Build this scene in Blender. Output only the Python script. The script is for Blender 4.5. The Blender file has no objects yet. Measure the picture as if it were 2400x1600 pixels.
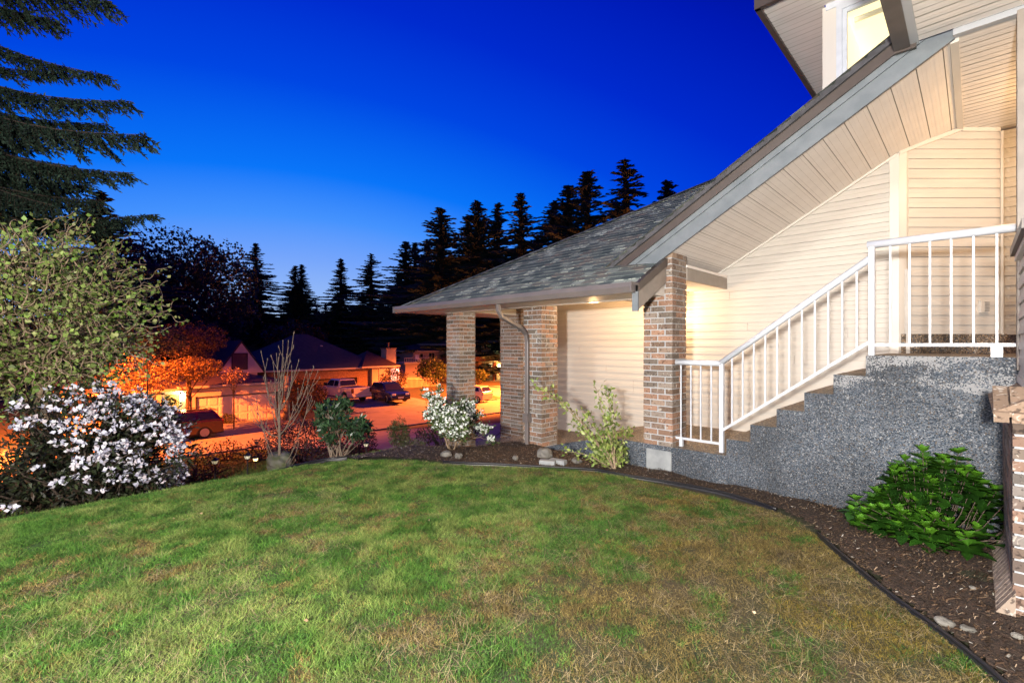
import bpy, math, random
import numpy as np
from mathutils import Vector, Matrix
C = bpy.context.scene.collection
rng = np.random.default_rng(7)
random.seed(7)

# ------------------------------------------------------------------ camera, sky, light, exposure
FX, FY = -.702, .712            # camera forward (the house axes are x and y)
cam_d = bpy.data.cameras.new('camera'); cam = bpy.data.objects.new('camera', cam_d); C.objects.link(cam)
cam.location = (0, 0, 0)
cam.rotation_euler = (math.pi/2, 0, math.atan2(FY, FX) - math.pi/2)
cam_d.lens = 16.5; cam_d.sensor_width = 36; cam_d.shift_y = 8/2400
cam_d.clip_start = .05; cam_d.clip_end = 2000
bpy.context.scene.camera = cam

W = bpy.data.worlds.new('World'); bpy.context.scene.world = W; W.use_nodes = True
nt = W.node_tree; nt.nodes.clear()
def N(t, kind, **kw):
    n = t.nodes.new(kind)
    for k, v in kw.items():
        if k.startswith('i_'): n.inputs[k[2:].replace('_', ' ')].default_value = v
        else: setattr(n, k, v)
    return n
wo = N(nt, 'ShaderNodeOutputWorld'); bg = N(nt, 'ShaderNodeBackground'); bg.inputs[1].default_value = 1.0
tc = N(nt, 'ShaderNodeTexCoord')
nrm = N(nt, 'ShaderNodeVectorMath', operation='NORMALIZE'); nt.links.new(tc.outputs['Generated'], nrm.inputs[0])
dt = N(nt, 'ShaderNodeVectorMath', operation='DOT_PRODUCT'); dt.inputs[1].default_value = (-.928*1.05, .372*1.05, -1.05)
nt.links.new(nrm.outputs[0], dt.inputs[0])
rmp = N(nt, 'ShaderNodeValToRGB')
mr = N(nt, 'ShaderNodeMapRange'); mr.inputs['From Min'].default_value = -.75; mr.inputs['From Max'].default_value = 1.0
nt.links.new(dt.outputs['Value'], mr.inputs['Value']); nt.links.new(mr.outputs[0], rmp.inputs[0])
el = rmp.color_ramp.elements
el[0].position = 0; el[0].color = (.0, .002, .16, 1)
el[1].position = 1; el[1].color = (.46, .62, .92, 1)
for p, c in ((.35, (.0, .004, .27)), (.455, (.0, .010, .46)), (.58, (.0, .024, .62)), (.69, (.0, .062, .77)), (.806, (.003, .18, .95)), (.866, (.06, .29, .99)), (.92, (.18, .38, .97)), (.973, (.31, .50, .93))):
    e = el.new(p); e.color = (*c, 1)
nt.links.new(rmp.outputs[0], bg.inputs[0]); nt.links.new(bg.outputs[0], wo.inputs[0])

def lamp(name, kind, loc, power, color, radius=.1, parent=None, **kw):
    l = bpy.data.lights.new(name, kind); l.energy = power; l.color = color
    if kind == 'POINT' or kind == 'SPOT': l.shadow_soft_size = radius
    for k, v in kw.items(): setattr(l, k, v)
    o = bpy.data.objects.new(name, l); o.location = loc; C.objects.link(o)
    if parent is not None:
        o.parent = parent; o.location = Vector(loc) - org(parent)
    return o
sun = lamp('sun', 'SUN', (0, 0, 50), .04, (1, .92, .8), angle=math.radians(12))
sun.rotation_euler = (math.radians(60), 0, math.radians(10))
FLASH = lamp('front_light', 'POINT', (.30, -2.2, .38), 4300, (1, .925, .84), .16)
LAWN_FILL = lamp('front_light', 'POINT', (-3.2, -4.2, 3.0), 1300, (1, .95, .84), .5)  # added fill lamp behind the camera, evens out the light on the lawn

sc = bpy.context.scene
sc.view_settings.view_transform = 'Standard'; sc.view_settings.look = 'None'
sc.view_settings.gamma = 1; sc.view_settings.exposure = 0
sc.cycles.max_bounces = 5; sc.cycles.diffuse_bounces = 3; sc.cycles.glossy_bounces = 2
sc.cycles.sample_clamp_indirect = 4

# ------------------------------------------------------------------ helpers
def P(u, v, d):                                     # a world point from a bearing and a distance in metres
    r = (u-1200)/1100*d; z = -(v-808)/1100*d
    return Vector((.712*r-.702*d, .702*r+.712*d, z))
def G(u, v, z):                                     # the point seen at u, v that lies at height z
    return P(u, v, -z*1100/(v-808))
ORG = {}
def org(o): return ORG.get(o.name, Vector((0, 0, 0))) if o is not None else Vector((0, 0, 0))
def tag(o, label=None, cat=None, group=None, kind=None):
    if label: o['label'] = label
    if cat: o['category'] = cat
    if group: o['group'] = group
    if kind: o['kind'] = kind
    return o
def thing(name, label, cat, loc=(0, 0, 0), group=None):
    o = bpy.data.objects.new(name, None); C.objects.link(o); o.location = loc; o.empty_display_size = .1
    ORG[o.name] = Vector(loc); return tag(o, label, cat, group)
def link(name, me, parent):
    o = bpy.data.objects.new(name, me); C.objects.link(o)
    if parent is not None: o.parent = parent
    ORG[o.name] = org(parent); return o
class MB:
    def __init__(s): s.v = []; s.f = []; s.m = []
    def face(s, pts, m=0):
        n = len(s.v); s.v += [tuple(p) for p in pts]; s.f.append(tuple(range(n, n+len(pts)))); s.m.append(m)
    def box(s, x0, x1, y0, y1, z0, z1, m=0, T=None):
        n = len(s.v)
        c = [(x0,y0,z0),(x1,y0,z0),(x1,y1,z0),(x0,y1,z0),(x0,y0,z1),(x1,y0,z1),(x1,y1,z1),(x0,y1,z1)]
        if T is not None: c = [tuple(T @ Vector(p)) for p in c]
        s.v += c
        for q in ((0,3,2,1),(4,5,6,7),(0,1,5,4),(1,2,6,5),(2,3,7,6),(3,0,4,7)):
            s.f.append(tuple(n+i for i in q)); s.m.append(m)
        return s
    def prism(s, poly, ext, m=0):                    # poly: 3-D points in order, ext: offset vector
        n = len(s.v); k = len(poly); e = Vector(ext)
        s.v += [tuple(p) for p in poly] + [tuple(Vector(p)+e) for p in poly]
        s.f.append(tuple(range(n, n+k))); s.m.append(m)
        s.f.append(tuple(range(n+2*k-1, n+k-1, -1))); s.m.append(m)
        for i in range(k):
            j = (i+1) % k; s.f.append((n+j, n+i, n+k+i, n+k+j)); s.m.append(m)
        return s
    def bar(s, a, b, w, h, m=0, up=(0, 0, 1)):      # square bar from a to b
        a = Vector(a); b = Vector(b); d = (b-a).normalized(); r = d.cross(Vector(up))
        if r.length < 1e-4: r = Vector((1, 0, 0))
        r.normalize(); q = r.cross(d); n = len(s.v)
        for p in (a, b):
            for sx, sy in ((-1,-1),(1,-1),(1,1),(-1,1)): s.v.append(tuple(p + r*(sx*w/2) + q*(sy*h/2)))
        for q4 in ((0,1,2,3),(7,6,5,4),(0,4,5,1),(1,5,6,2),(2,6,7,3),(3,7,4,0)):
            s.f.append(tuple(n+i for i in q4)); s.m.append(m)
        return s
    def tube(s, pts, rad, k=6, m=0, cap=True):
        pts = [Vector(p) for p in pts]; n = len(s.v); L = len(pts)
        if not hasattr(rad, '__len__'): rad = [rad]*L
        prev = None
        for i, p in enumerate(pts):
            d = (pts[min(i+1, L-1)] - pts[max(i-1, 0)])
            if d.length < 1e-9: d = Vector((0, 0, 1))
            d.normalize()
            a = d.cross(prev) if prev is not None else d.cross(Vector((.31, .2, .93)))
            if prev is not None: a = prev - d*prev.dot(d)
            if a.length < 1e-5: a = d.orthogonal()
            a.normalize(); prev = a; b = d.cross(a)
            for j in range(k):
                t = 2*math.pi*j/k; s.v.append(tuple(p + (a*math.cos(t) + b*math.sin(t))*rad[i]))
        for i in range(L-1):
            for j in range(k):
                j2 = (j+1) % k
                s.f.append((n+i*k+j, n+i*k+j2, n+(i+1)*k+j2, n+(i+1)*k+j)); s.m.append(m)
        if cap:
            s.f.append(tuple(n+j for j in range(k-1, -1, -1))); s.m.append(m)
            s.f.append(tuple(n+(L-1)*k+j for j in range(k))); s.m.append(m)
        return s
    def lathe(s, prof, c=(0, 0, 0), k=12, m=0, axis='z', T=None):
        n = len(s.v)
        for r, z in prof:
            for j in range(k):
                t = 2*math.pi*j/k
                p = (r*math.cos(t), r*math.sin(t), z)
                if axis == 'y': p = (p[0], p[2], p[1])
                p = Vector(p) + Vector(c)
                s.v.append(tuple(T @ p if T is not None else p))
        for i in range(len(prof)-1):
            for j in range(k):
                j2 = (j+1) % k; s.f.append((n+i*k+j, n+i*k+j2, n+(i+1)*k+j2, n+(i+1)*k+j)); s.m.append(m)
        s.f.append(tuple(n+j for j in range(k-1, -1, -1))); s.m.append(m)
        s.f.append(tuple(n+(len(prof)-1)*k+j for j in range(k))); s.m.append(m)
        return s
    def build(s, name, mats, parent=None, smooth=False, bevel=0, uv=None, facecol=None):
        if not isinstance(mats, (list, tuple)): mats = [mats]
        o0 = org(parent); me = bpy.data.meshes.new(name)
        me.from_pydata([(x-o0.x, y-o0.y, z-o0.z) for x, y, z in s.v], [], s.f)
        for m in mats: me.materials.append(m)
        if len(mats) > 1: me.polygons.foreach_set('material_index', s.m)
        if facecol is not None:
            ca = me.color_attributes.new('Col', 'FLOAT_COLOR', 'CORNER')
            arr = np.ones((len(me.loops), 4), np.float32); k = 0
            for f, c in zip(s.f, facecol):
                arr[k:k+len(f), :3] = c; k += len(f)
            ca.data.foreach_set('color', arr.ravel())
        if smooth: me.polygons.foreach_set('use_smooth', [True]*len(me.polygons))
        if uv is not None:
            ul = me.uv_layers.new(name='UVMap'); k = 0
            for f in s.f:
                for i in f: ul.data[k].uv = uv(s.v[i]); k += 1
        o = link(name, me, parent)
        if bevel:
            b = o.modifiers.new('b', 'BEVEL'); b.width = bevel; b.segments = 2; b.limit_method = 'ANGLE'; b.angle_limit = .6
        return o
def np_mesh(name, V, F, mat, parent=None, col=None, smooth=False):
    """V (n,3), F (m,k), col (n,3) per vertex"""
    V = np.asarray(V, np.float32); F = np.asarray(F, np.int32); k = F.shape[1]
    o0 = org(parent); V = V - np.array([o0.x, o0.y, o0.z], np.float32)
    me = bpy.data.meshes.new(name)
    me.vertices.add(len(V)); me.vertices.foreach_set('co', V.ravel())
    me.loops.add(F.size); me.loops.foreach_set('vertex_index', F.ravel())
    me.polygons.add(len(F)); me.polygons.foreach_set('loop_start', np.arange(0, F.size, k, dtype=np.int32))
    me.polygons.foreach_set('loop_total', np.full(len(F), k, np.int32))
    if col is not None:
        ca = me.color_attributes.new('Col', 'FLOAT_COLOR', 'POINT')
        a = np.ones((len(V), 4), np.float32); a[:, :3] = col; ca.data.foreach_set('color', a.ravel())
    if smooth: me.polygons.foreach_set('use_smooth', np.ones(len(F), bool))
    me.materials.append(mat); me.update(calc_edges=True)
    return link(name, me, parent)

def hash2(i, j, s=0):
    n = np.sin(i*127.1 + j*311.7 + s*74.7)*43758.5453
    return n - np.floor(n)
def vnoise(x, y, s=0):
    i = np.floor(x); j = np.floor(y); fx = x-i; fy = y-j
    fx = fx*fx*(3-2*fx); fy = fy*fy*(3-2*fy)
    return (hash2(i,j,s)*(1-fx)+hash2(i+1,j,s)*fx)*(1-fy) + (hash2(i,j+1,s)*(1-fx)+hash2(i+1,j+1,s)*fx)*fy
def fbm(x, y, s=0, o=4):
    a = .5; t = 0; r = 0
    for k in range(o):
        r = r + a*vnoise(x, y, s+k); t += a; a *= .55; x = x*2.03+5.2; y = y*2.03+1.7
    return r/t
def ss(a, b, x): t = np.clip((x-a)/(b-a), 0, 1); return t*t*(3-2*t)

# ------------------------------------------------------------------ materials
def mat(name, col, rough=.7, col2=None, nscale=20, bump=0, bscale=None, metal=0, spec=.5, emit=None, estr=0, attr=False, coord='Object', detail=4, contrast=None, stretch=None):
    m = bpy.data.materials.new(name); m.use_nodes = True; t = m.node_tree; b = t.nodes['Principled BSDF']
    b.inputs['Base Color'].default_value = (*col, 1); b.inputs['Roughness'].default_value = rough
    b.inputs['Metallic'].default_value = metal; b.inputs['Specular IOR Level'].default_value = spec
    if emit: b.inputs['Emission Color'].default_value = (*emit, 1); b.inputs['Emission Strength'].default_value = estr
    need = col2 or bump
    if need:
        tcn = N(t, 'ShaderNodeTexCoord'); src = tcn.outputs[coord]
        if stretch:
            mp = N(t, 'ShaderNodeMapping'); mp.inputs['Scale'].default_value = stretch; t.links.new(src, mp.inputs[0]); src = mp.outputs[0]
        nz = N(t, 'ShaderNodeTexNoise'); nz.inputs['Scale'].default_value = nscale; nz.inputs['Detail'].default_value = detail
        t.links.new(src, nz.inputs['Vector'])
    last = None
    if attr:
        at = N(t, 'ShaderNodeAttribute', attribute_name='Col'); last = at.outputs['Color']
    if col2:
        rp = N(t, 'ShaderNodeValToRGB'); lo, hi = contrast or (.35, .65)
        rp.color_ramp.elements[0].position = lo; rp.color_ramp.elements[1].position = hi
        rp.color_ramp.elements[0].color = (*col, 1); rp.color_ramp.elements[1].color = (*col2, 1)
        t.links.new(nz.outputs['Fac'], rp.inputs[0])
        if last is not None:
            mx = N(t, 'ShaderNodeMix', data_type='RGBA', blend_type='MULTIPLY'); mx.inputs['Factor'].default_value = 1
            t.links.new(last, mx.inputs[6]); t.links.new(rp.outputs[0], mx.inputs[7]); last = mx.outputs[2]
        else: last = rp.outputs[0]
    if last is not None: t.links.new(last, b.inputs['Base Color'])
    if bump:
        nb = N(t, 'ShaderNodeTexNoise'); nb.inputs['Scale'].default_value = bscale or nscale; nb.inputs['Detail'].default_value = 5
        t.links.new(src, nb.inputs['Vector'])
        bp = N(t, 'ShaderNodeBump'); bp.inputs['Strength'].default_value = bump; bp.inputs['Distance'].default_value = .02
        t.links.new(nb.outputs['Fac'], bp.inputs['Height']); t.links.new(bp.outputs[0], b.inputs['Normal'])
    return m
def aggregate(name, ramp, patch=None, scale=75):
    m = bpy.data.materials.new(name); m.use_nodes = True; t = m.node_tree; b = t.nodes['Principled BSDF']
    b.inputs['Roughness'].default_value = .6
    tcn = N(t, 'ShaderNodeTexCoord'); vo = N(t, 'ShaderNodeTexVoronoi'); vo.inputs['Scale'].default_value = scale
    t.links.new(tcn.outputs['Object'], vo.inputs['Vector'])
    sp = N(t, 'ShaderNodeSeparateColor'); t.links.new(vo.outputs['Color'], sp.inputs[0])
    rp = N(t, 'ShaderNodeValToRGB'); rp.color_ramp.interpolation = 'CONSTANT'
    e = rp.color_ramp.elements; e[0].position = 0; e[0].color = (*ramp[0][1], 1); e[1].position = ramp[1][0]; e[1].color = (*ramp[1][1], 1)
    for p, c in ramp[2:]: q = e.new(p); q.color = (*c, 1)
    t.links.new(sp.outputs[0], rp.inputs[0])
    # cement between the pebbles
    lt = N(t, 'ShaderNodeMath', operation='GREATER_THAN'); lt.inputs[1].default_value = .62
    t.links.new(vo.outputs['Distance'], lt.inputs[0])
    mx = N(t, 'ShaderNodeMix', data_type='RGBA'); t.links.new(lt.outputs[0], mx.inputs[0]); t.links.new(rp.outputs[0], mx.inputs[6])
    mx.inputs[7].default_value = (.09, .10, .115, 1); out = mx.outputs[2]
    nz = N(t, 'ShaderNodeTexNoise'); nz.inputs['Scale'].default_value = 1.3; nz.inputs['Detail'].default_value = 3
    t.links.new(tcn.outputs['Object'], nz.inputs['Vector'])
    r3 = N(t, 'ShaderNodeMapRange'); r3.inputs['From Min'].default_value = .3; r3.inputs['From Max'].default_value = .7
    r3.inputs['To Min'].default_value = .55; r3.inputs['To Max'].default_value = 1.4
    t.links.new(nz.outputs['Fac'], r3.inputs[0])
    vm = N(t, 'ShaderNodeVectorMath', operation='SCALE'); t.links.new(out, vm.inputs[0]); t.links.new(r3.outputs[0], vm.inputs['Scale']); out = vm.outputs[0]
    if patch:                                            # smears where the cement stayed on the pebbles, near the top of the wall
        sx = N(t, 'ShaderNodeSeparateXYZ'); t.links.new(tcn.outputs['Object'], sx.inputs[0])
        n2 = N(t, 'ShaderNodeTexNoise'); n2.inputs['Scale'].default_value = 2.6; n2.inputs['Detail'].default_value = 6
        mp = N(t, 'ShaderNodeMapping'); mp.inputs['Scale'].default_value = (1, 1, 2.2); t.links.new(tcn.outputs['Object'], mp.inputs[0]); t.links.new(mp.outputs[0], n2.inputs['Vector'])
        zr = N(t, 'ShaderNodeMapRange'); zr.inputs['From Min'].default_value = patch[0]; zr.inputs['From Max'].default_value = patch[1]; zr.inputs['To Min'].default_value = -.2; zr.inputs['To Max'].default_value = .13
        t.links.new(sx.outputs[2], zr.inputs[0])
        ad = N(t, 'ShaderNodeMath', operation='ADD'); t.links.new(n2.outputs['Fac'], ad.inputs[0]); t.links.new(zr.outputs[0], ad.inputs[1])
        s2 = N(t, 'ShaderNodeMapRange'); s2.inputs['From Min'].default_value = .50; s2.inputs['From Max'].default_value = .68; t.links.new(ad.outputs[0], s2.inputs[0])
        g2 = N(t, 'ShaderNodeMath', operation='LESS_THAN'); t.links.new(sp.outputs[1], g2.inputs[0]); t.links.new(s2.outputs[0], g2.inputs[1])
        m2 = N(t, 'ShaderNodeMix', data_type='RGBA'); t.links.new(g2.outputs[0], m2.inputs[0]); t.links.new(out, m2.inputs[6]); m2.inputs[7].default_value = (.27, .28, .29, 1); out = m2.outputs[2]
    t.links.new(out, b.inputs['Base Color'])
    bp = N(t, 'ShaderNodeBump', invert=True); bp.inputs['Strength'].default_value = .8; bp.inputs['Distance'].default_value = .006
    t.links.new(vo.outputs['Distance'], bp.inputs['Height']); t.links.new(bp.outputs[0], b.inputs['Normal'])
    return m
def brick_mat():
    m = mat('brick', (.5, .5, .5), .85, attr=True)
    t = m.node_tree; b = t.nodes['Principled BSDF']; at = [n for n in t.nodes if n.type == 'ATTRIBUTE'][0]
    tcn = N(t, 'ShaderNodeTexCoord')
    nz = N(t, 'ShaderNodeTexNoise'); nz.inputs['Scale'].default_value = 17; nz.inputs['Detail'].default_value = 6; nz.inputs['Distortion'].default_value = 1.4
    t.links.new(tcn.outputs['Object'], nz.inputs['Vector'])
    r = N(t, 'ShaderNodeValToRGB'); r.color_ramp.elements[0].position = .60; r.color_ramp.elements[1].position = .66
    t.links.new(nz.outputs['Fac'], r.inputs[0])
    mx = N(t, 'ShaderNodeMix', data_type='RGBA'); t.links.new(r.outputs[0], mx.inputs[0]); t.links.new(at.outputs['Color'], mx.inputs[6]); mx.inputs[7].default_value = (.42, .38, .33, 1)
    n2 = N(t, 'ShaderNodeTexNoise'); n2.inputs['Scale'].default_value = 34; n2.inputs['Detail'].default_value = 4; t.links.new(tcn.outputs['Object'], n2.inputs['Vector'])
    r2 = N(t, 'ShaderNodeValToRGB'); r2.color_ramp.elements[0].position = .34; r2.color_ramp.elements[1].position = .44; r2.color_ramp.elements[0].color = (.32, .30, .30, 1); r2.color_ramp.elements[1].color = (1, 1, 1, 1)
    t.links.new(n2.outputs['Fac'], r2.inputs[0])
    m3 = N(t, 'ShaderNodeMix', data_type='RGBA', blend_type='MULTIPLY'); m3.inputs[0].default_value = 1; t.links.new(mx.outputs[2], m3.inputs[6]); t.links.new(r2.outputs[0], m3.inputs[7])
    t.links.new(m3.outputs[2], b.inputs['Base Color'])
    bp = N(t, 'ShaderNodeBump'); bp.inputs['Strength'].default_value = .5; bp.inputs['Distance'].default_value = .006
    t.links.new(n2.outputs['Fac'], bp.inputs['Height']); t.links.new(bp.outputs[0], b.inputs['Normal'])
    return m
M = {}
M['siding'] = mat('siding', (.56, .53, .485), .42, (.525, .495, .455), 3, .05, 60, stretch=(1, 1, 6))
M['trim'] = mat('trim', (.62, .59, .54), .4)
M['soffit'] = mat('soffit', (.86, .82, .78), .5, (.82, .78, .74), 5)
M['white'] = mat('white_paint', (.62, .66, .72), .35, (.55, .59, .65), 9)
M['fascia'] = mat('fascia_board', (.135, .16, .18), .6, (.175, .20, .22), 6, .12, 90)
M['brown'] = mat('brown_metal', (.07, .055, .048), .4, (.085, .068, .06), 5)
M['gutter'] = mat('gutter_metal', (.14, .125, .125), .35, (.165, .145, .14), 4)
M['taupe'] = mat('taupe_board', (.30, .265, .23), .5, (.26, .23, .20), 7)
M['dark'] = mat('dark_gap', (.01, .01, .01), .9)
M['mortar'] = mat('mortar', (.46, .48, .50), .9, (.40, .42, .44), 40)
M['brick'] = brick_mat()
M['concrete'] = mat('concrete', (.34, .36, .37), .8, (.25, .27, .28), 8, .2, 60)
M['agg'] = aggregate('aggregate_wall', [(0, (.010, .018, .030)), (.30, (.028, .044, .066)), (.52, (.062, .080, .105)), (.72, (.125, .145, .17)), (.88, (.08, .065, .05)), (.955, (.26, .27, .28))], patch=(.55, 1.15), scale=105)
M['aggfloor'] = aggregate('aggregate_floor', [(0, (.07, .055, .04)), (.25, (.18, .13, .085)), (.5, (.28, .21, .14)), (.75, (.36, .28, .20)), (.9, (.12, .11, .10)), (.95, (.5, .45, .38))])
M['glass'] = mat('window_glass', (.02, .025, .03), .05, spec=.8)
M['bark'] = mat('bark', (.11, .08, .06), .9, (.055, .04, .03), 30, .5, 60)
M['paletwig'] = mat('pale_twig', (.30, .23, .17), .8, (.20, .15, .11), 25)
M['tan'] = mat('twisted_twig', (.40, .30, .20), .8, (.24, .17, .11), 25)
M['leaf'] = mat('leaf', (1, 1, 1), .5, (.72, .75, .7), 30, attr=True, spec=.35)
M['gloss'] = mat('glossy_leaf', (1, 1, 1), .28, (.75, .8, .7), 25, attr=True, spec=.55)
M['petal'] = mat('petal', (1, 1, 1), .6, attr=True, spec=.2)
M['needle'] = mat('needle', (1, 1, 1), .8, attr=True, spec=.1)
M['grassblade'] = mat('grass_blade', (1, 1, 1), .6, attr=True, spec=.25)
M['plastic'] = mat('black_plastic', (.012, .012, .014), .4)
M['stone'] = mat('stone', (.20, .19, .17), .85, (.12, .115, .10), 9, .4, 30)
M['asphalt'] = mat('asphalt', (.20, .19, .17), .85, (.15, .14, .13), 1.2, .2, 60, coord='Object')
M['kerb'] = mat('kerb_concrete', (.25, .24, .23), .85, (.20, .19, .18), 3)

# ------------------------------------------------------------------ terrain
HX = [-400, -120, -62, -49, -38, -33.7, -25.8, -13, -10.5, -8.6, -7.4, -6.6, -6.0, 60]
HZ = [12, 4, -5.3, -5.25, -5.3, -5.3, -5.22, -3.12, -2.68, -2.28, -1.92, -1.68, -1.60, -1.60]
def H(x, y):
    x = np.asarray(x, float); y = np.asarray(y, float)
    h = np.interp(x, HX, HZ)
    back = ss(-33.9, -38, x)
    h = h + back*(-.27 + .5*ss(12, 20, y)*ss(70, 40, y)) - .22*ss(26, 34, y)*ss(-20, -26, x)
    h = h - .32*ss(4.2, 5.4, y)*ss(-5.2, -6.6, x)*ss(-14, -9, x)
    h = h - .22*ss(5.52, 5.7, y)*ss(-4.0, -4.4, x)*ss(-14, -9, x)
    return h
def grid_axis(*segs):
    out = []
    for a, b, s in segs: out += list(np.arange(a, b, s))
    out.append(segs[-1][1]); return np.array(out)
ax = grid_axis((-400, -130, 30), (-130, -60, 6), (-60, -35, 2), (-35, -24, .8), (-24, -14, .8), (-14, -4, .2), (-4, 3, .2), (3, 40, 4), (40, 200, 40))
ay = grid_axis((-300, -50, 30), (-50, -4, 2), (-4, 6.2, .2), (6.2, 12, .5), (12, 60, 2), (60, 360, 30))
def ground_mesh(name, xs, ys, m, dz=0, rough=0, parent=None, zfun=None):
    X, Y = np.meshgrid(xs, ys, indexing='ij')
    Z = (zfun or H)(X, Y) + dz
    if rough: Z = Z + rough*(fbm(X*3, Y*3, 3)-.5)
    V = np.stack([X, Y, Z], -1).reshape(-1, 3); a, b = len(xs), len(ys)
    i = (np.arange(a-1)[:, None]*b + np.arange(b-1)[None]).ravel()
    return np_mesh(name, V, np.stack([i, i+b, i+b+1, i+1], -1), m, parent, smooth=True)
M['soil'] = mat('lawn_soil', (.022, .034, .012), .95, (.05, .038, .02), 2.2, .5, 30, detail=8)
tag(ground_mesh('ground', ax, ay, M['soil'], 0, .02), kind='structure')
tag(ground_mesh('street', grid_axis((-33.7, -25.8, .79)), grid_axis((-80, 46, 2)), M['asphalt'], .03), kind='structure')
tag(ground_mesh('turning_circle', grid_axis((-44, -14, 1)), grid_axis((34, 50, 1)), M['asphalt'], .02), kind='structure')
M['drive'] = mat('driveway_concrete', (.24, .23, .22), .85, (.17, .165, .16), 1.5, .2, 50)
tag(ground_mesh('driveway', grid_axis((-25.8, -8, .6)), grid_axis((7.2, 13.8, .6)), M['drive'], .035), kind='structure')
tag(ground_mesh('driveway', grid_axis((-38, -33.5, .45)), grid_axis((7.6, 13.1, .5)), M['drive'], .04), kind='structure')
tag(ground_mesh('driveway', grid_axis((-49, -33.5, .6)), grid_axis((17.6, 25.3, .7)), M['drive'], .04), kind='structure')
mb = MB()
for x in (-33.75, -25.75):
    ys = np.arange(-60, 36, 2.0)
    for y in ys:
        if x < -30 and (7.4 < y+1 < 13.3 or 17 < y+1 < 25.5): hh = .04
        else: hh = .13
        if x > -30 and 7 < y+1 < 14: hh = .04
        z = float(H(x, y+1)); mb.box(x-.08, x+.08, y, y+1.97, z-.2, z+hh)
tag(mb.build('kerb', M['kerb']), kind='structure')

# ------------------------------------------------------------------ our house
YF = 5.5
house = thing('house', 'cream sided house with brick pillars, shingled roof and lit entry beside the lawn', 'house', (-3, 7, -1.25))
CO = .1167
def siding(name, a, b, z0, ztop, parent, tilt=.013, label=None, xstart=None):
    """courses from plan point a to b, facing the left of a->b reversed (towards the camera)"""
    mb = MB(); a = Vector((*a, 0)); b = Vector((*b, 0)); d = (b-a).normalized(); L = (b-a).length
    n = Vector((d.y, -d.x, 0))
    if n.dot(-a) < 0: n = -n
    z = z0; k = 0
    while z < ztop - .01:
        z1 = min(z+CO, ztop); s0 = 0
        if xstart is not None: s0 = max(0, min(L-.01, xstart(z1)))
        p = a + d*s0
        q = lambda P_, t, zz: P_ + n*t + Vector((0, 0, zz))
        mb.face([q(p, tilt, z+.002), q(b, tilt, z+.002), q(b, tilt*.75, z+.055), q(p, tilt*.75, z+.055)])
        mb.face([q(p, tilt*.75, z+.055), q(b, tilt*.75, z+.055), q(b, tilt*.42, z+.066), q(p, tilt*.42, z+.066)])
        mb.face([q(p, tilt*.42, z+.066), q(b, tilt*.42, z+.066), q(b, .0, z1), q(p, .0, z1)])
        mb.face([q(p, -.01, z+.002), q(b, -.01, z+.002), q(b, tilt, z+.002), q(p, tilt, z+.002)])
        z = z1; k += 1
    mb.face([a + n*-.012 + Vector((0, 0, z0)), b + n*-.012 + Vector((0, 0, z0)), b + n*-.012 + Vector((0, 0, ztop)), a + n*-.012 + Vector((0, 0, ztop))] if xstart is None else
            [a + n*-.012 + Vector((0, 0, z0)), b + n*-.012 + Vector((0, 0, z0)), b + n*-.012 + Vector((0, 0, ztop)), a + n*-.012 + d*(xstart(ztop)) + Vector((0, 0, ztop)), a + n*-.012 + Vector((0, 0, z0+1))])
    o = mb.build(name, M['siding'], parent)
    if label: o['label'] = label
    return o
Zs = lambda x: 1.042 + .577*(x+2.82)           # underside of the raking eave
xB0, xB1, YB = -6.78, -.646, 7.25
siding('wall', (xB0, YB), (xB1, YB), -1.66-.0, 2.45, house, xstart=lambda z: 0 if z < .95 else max(0, (z-.18-1.042)/.577-2.82-xB0) if z > 1.22 else 1.5)
cC = Vector((-.646, 7.25)); dirC = Vector((.712, .702)); eC = cC + dirC*1.25
siding('wall', (cC.x, cC.y), (eC.x, eC.y), .12, 2.56, house)
siding('wall', (eC.x, eC.y), (eC.x+1.4, eC.y), .12, 2.56, house)
siding('wall', (.25, 5.44), (3.2, 5.44), -.3, 2.62, house)
mb = MB()                                                     # shell behind so nothing is see-through
mb.box(xB0, xB1+.1, YB+.02, YB+.12, -2.2, .9); mb.box(.26, 3.2, 5.47, 5.6, -1.9, 2.6)
mb.build('wall_backing', M['siding'], house)
# corner trims
mb = MB(); mb.box(-.735, -.640, 7.224, 7.26, -.3, 2.28)
mb.prism([(cC.x-.004, cC.y-.028, -.1), (cC.x+dirC.x*.095, cC.y+dirC.y*.095-.03, -.1), (cC.x+dirC.x*.095+.02, cC.y+dirC.y*.095+.01, -.1), (cC.x, cC.y+.02, -.1)], (0, 0, 2.43))
mb.build('corner_trim', M['trim'], house, bevel=.004)
mb = MB()
for s in (1.22, 1.29):
    p = cC + dirC*s; mb.tube([(p.x+.012, p.y-.02, .12), (p.x+.012, p.y-.02, 2.55)], .018, 4)
mb.build('corner_trim', M['trim'], house)
mb = MB(); mb.box(.236, .25, 5.40, 5.52, -.2, 2.62); mb.box(.236, .33, 5.395, 5.43, -.2, 2.62)
mb.build('corner_trim', M['taupe'], house, bevel=.004)
mb = MB(); mb.box(.43, .49, 8.06, 8.14, .14, 2.2); mb.box(.49, 1.5, 8.10, 8.13, .14, 2.2, 1)
tag(mb.build('front_door', [M['taupe'], M['brown']], house))
# wall outlet / vent hood on the angled wall
T = Matrix.Translation((cC.x+dirC.x*.985, cC.y+dirC.y*.985, .0)) @ Matrix.Rotation(math.atan2(dirC.y, dirC.x), 4, 'Z')
ven = MB().box(-.045, .065, -.04, .0, .38, .53, T=T).build('vent', M['trim'], house, bevel=.006)
mb = MB()
for k in range(7): mb.box(-.0, .05, -.052, -.04, .40+k*.017, .408+k*.017, T=T)
mb.build('grille', M['taupe'], ven)
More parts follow.
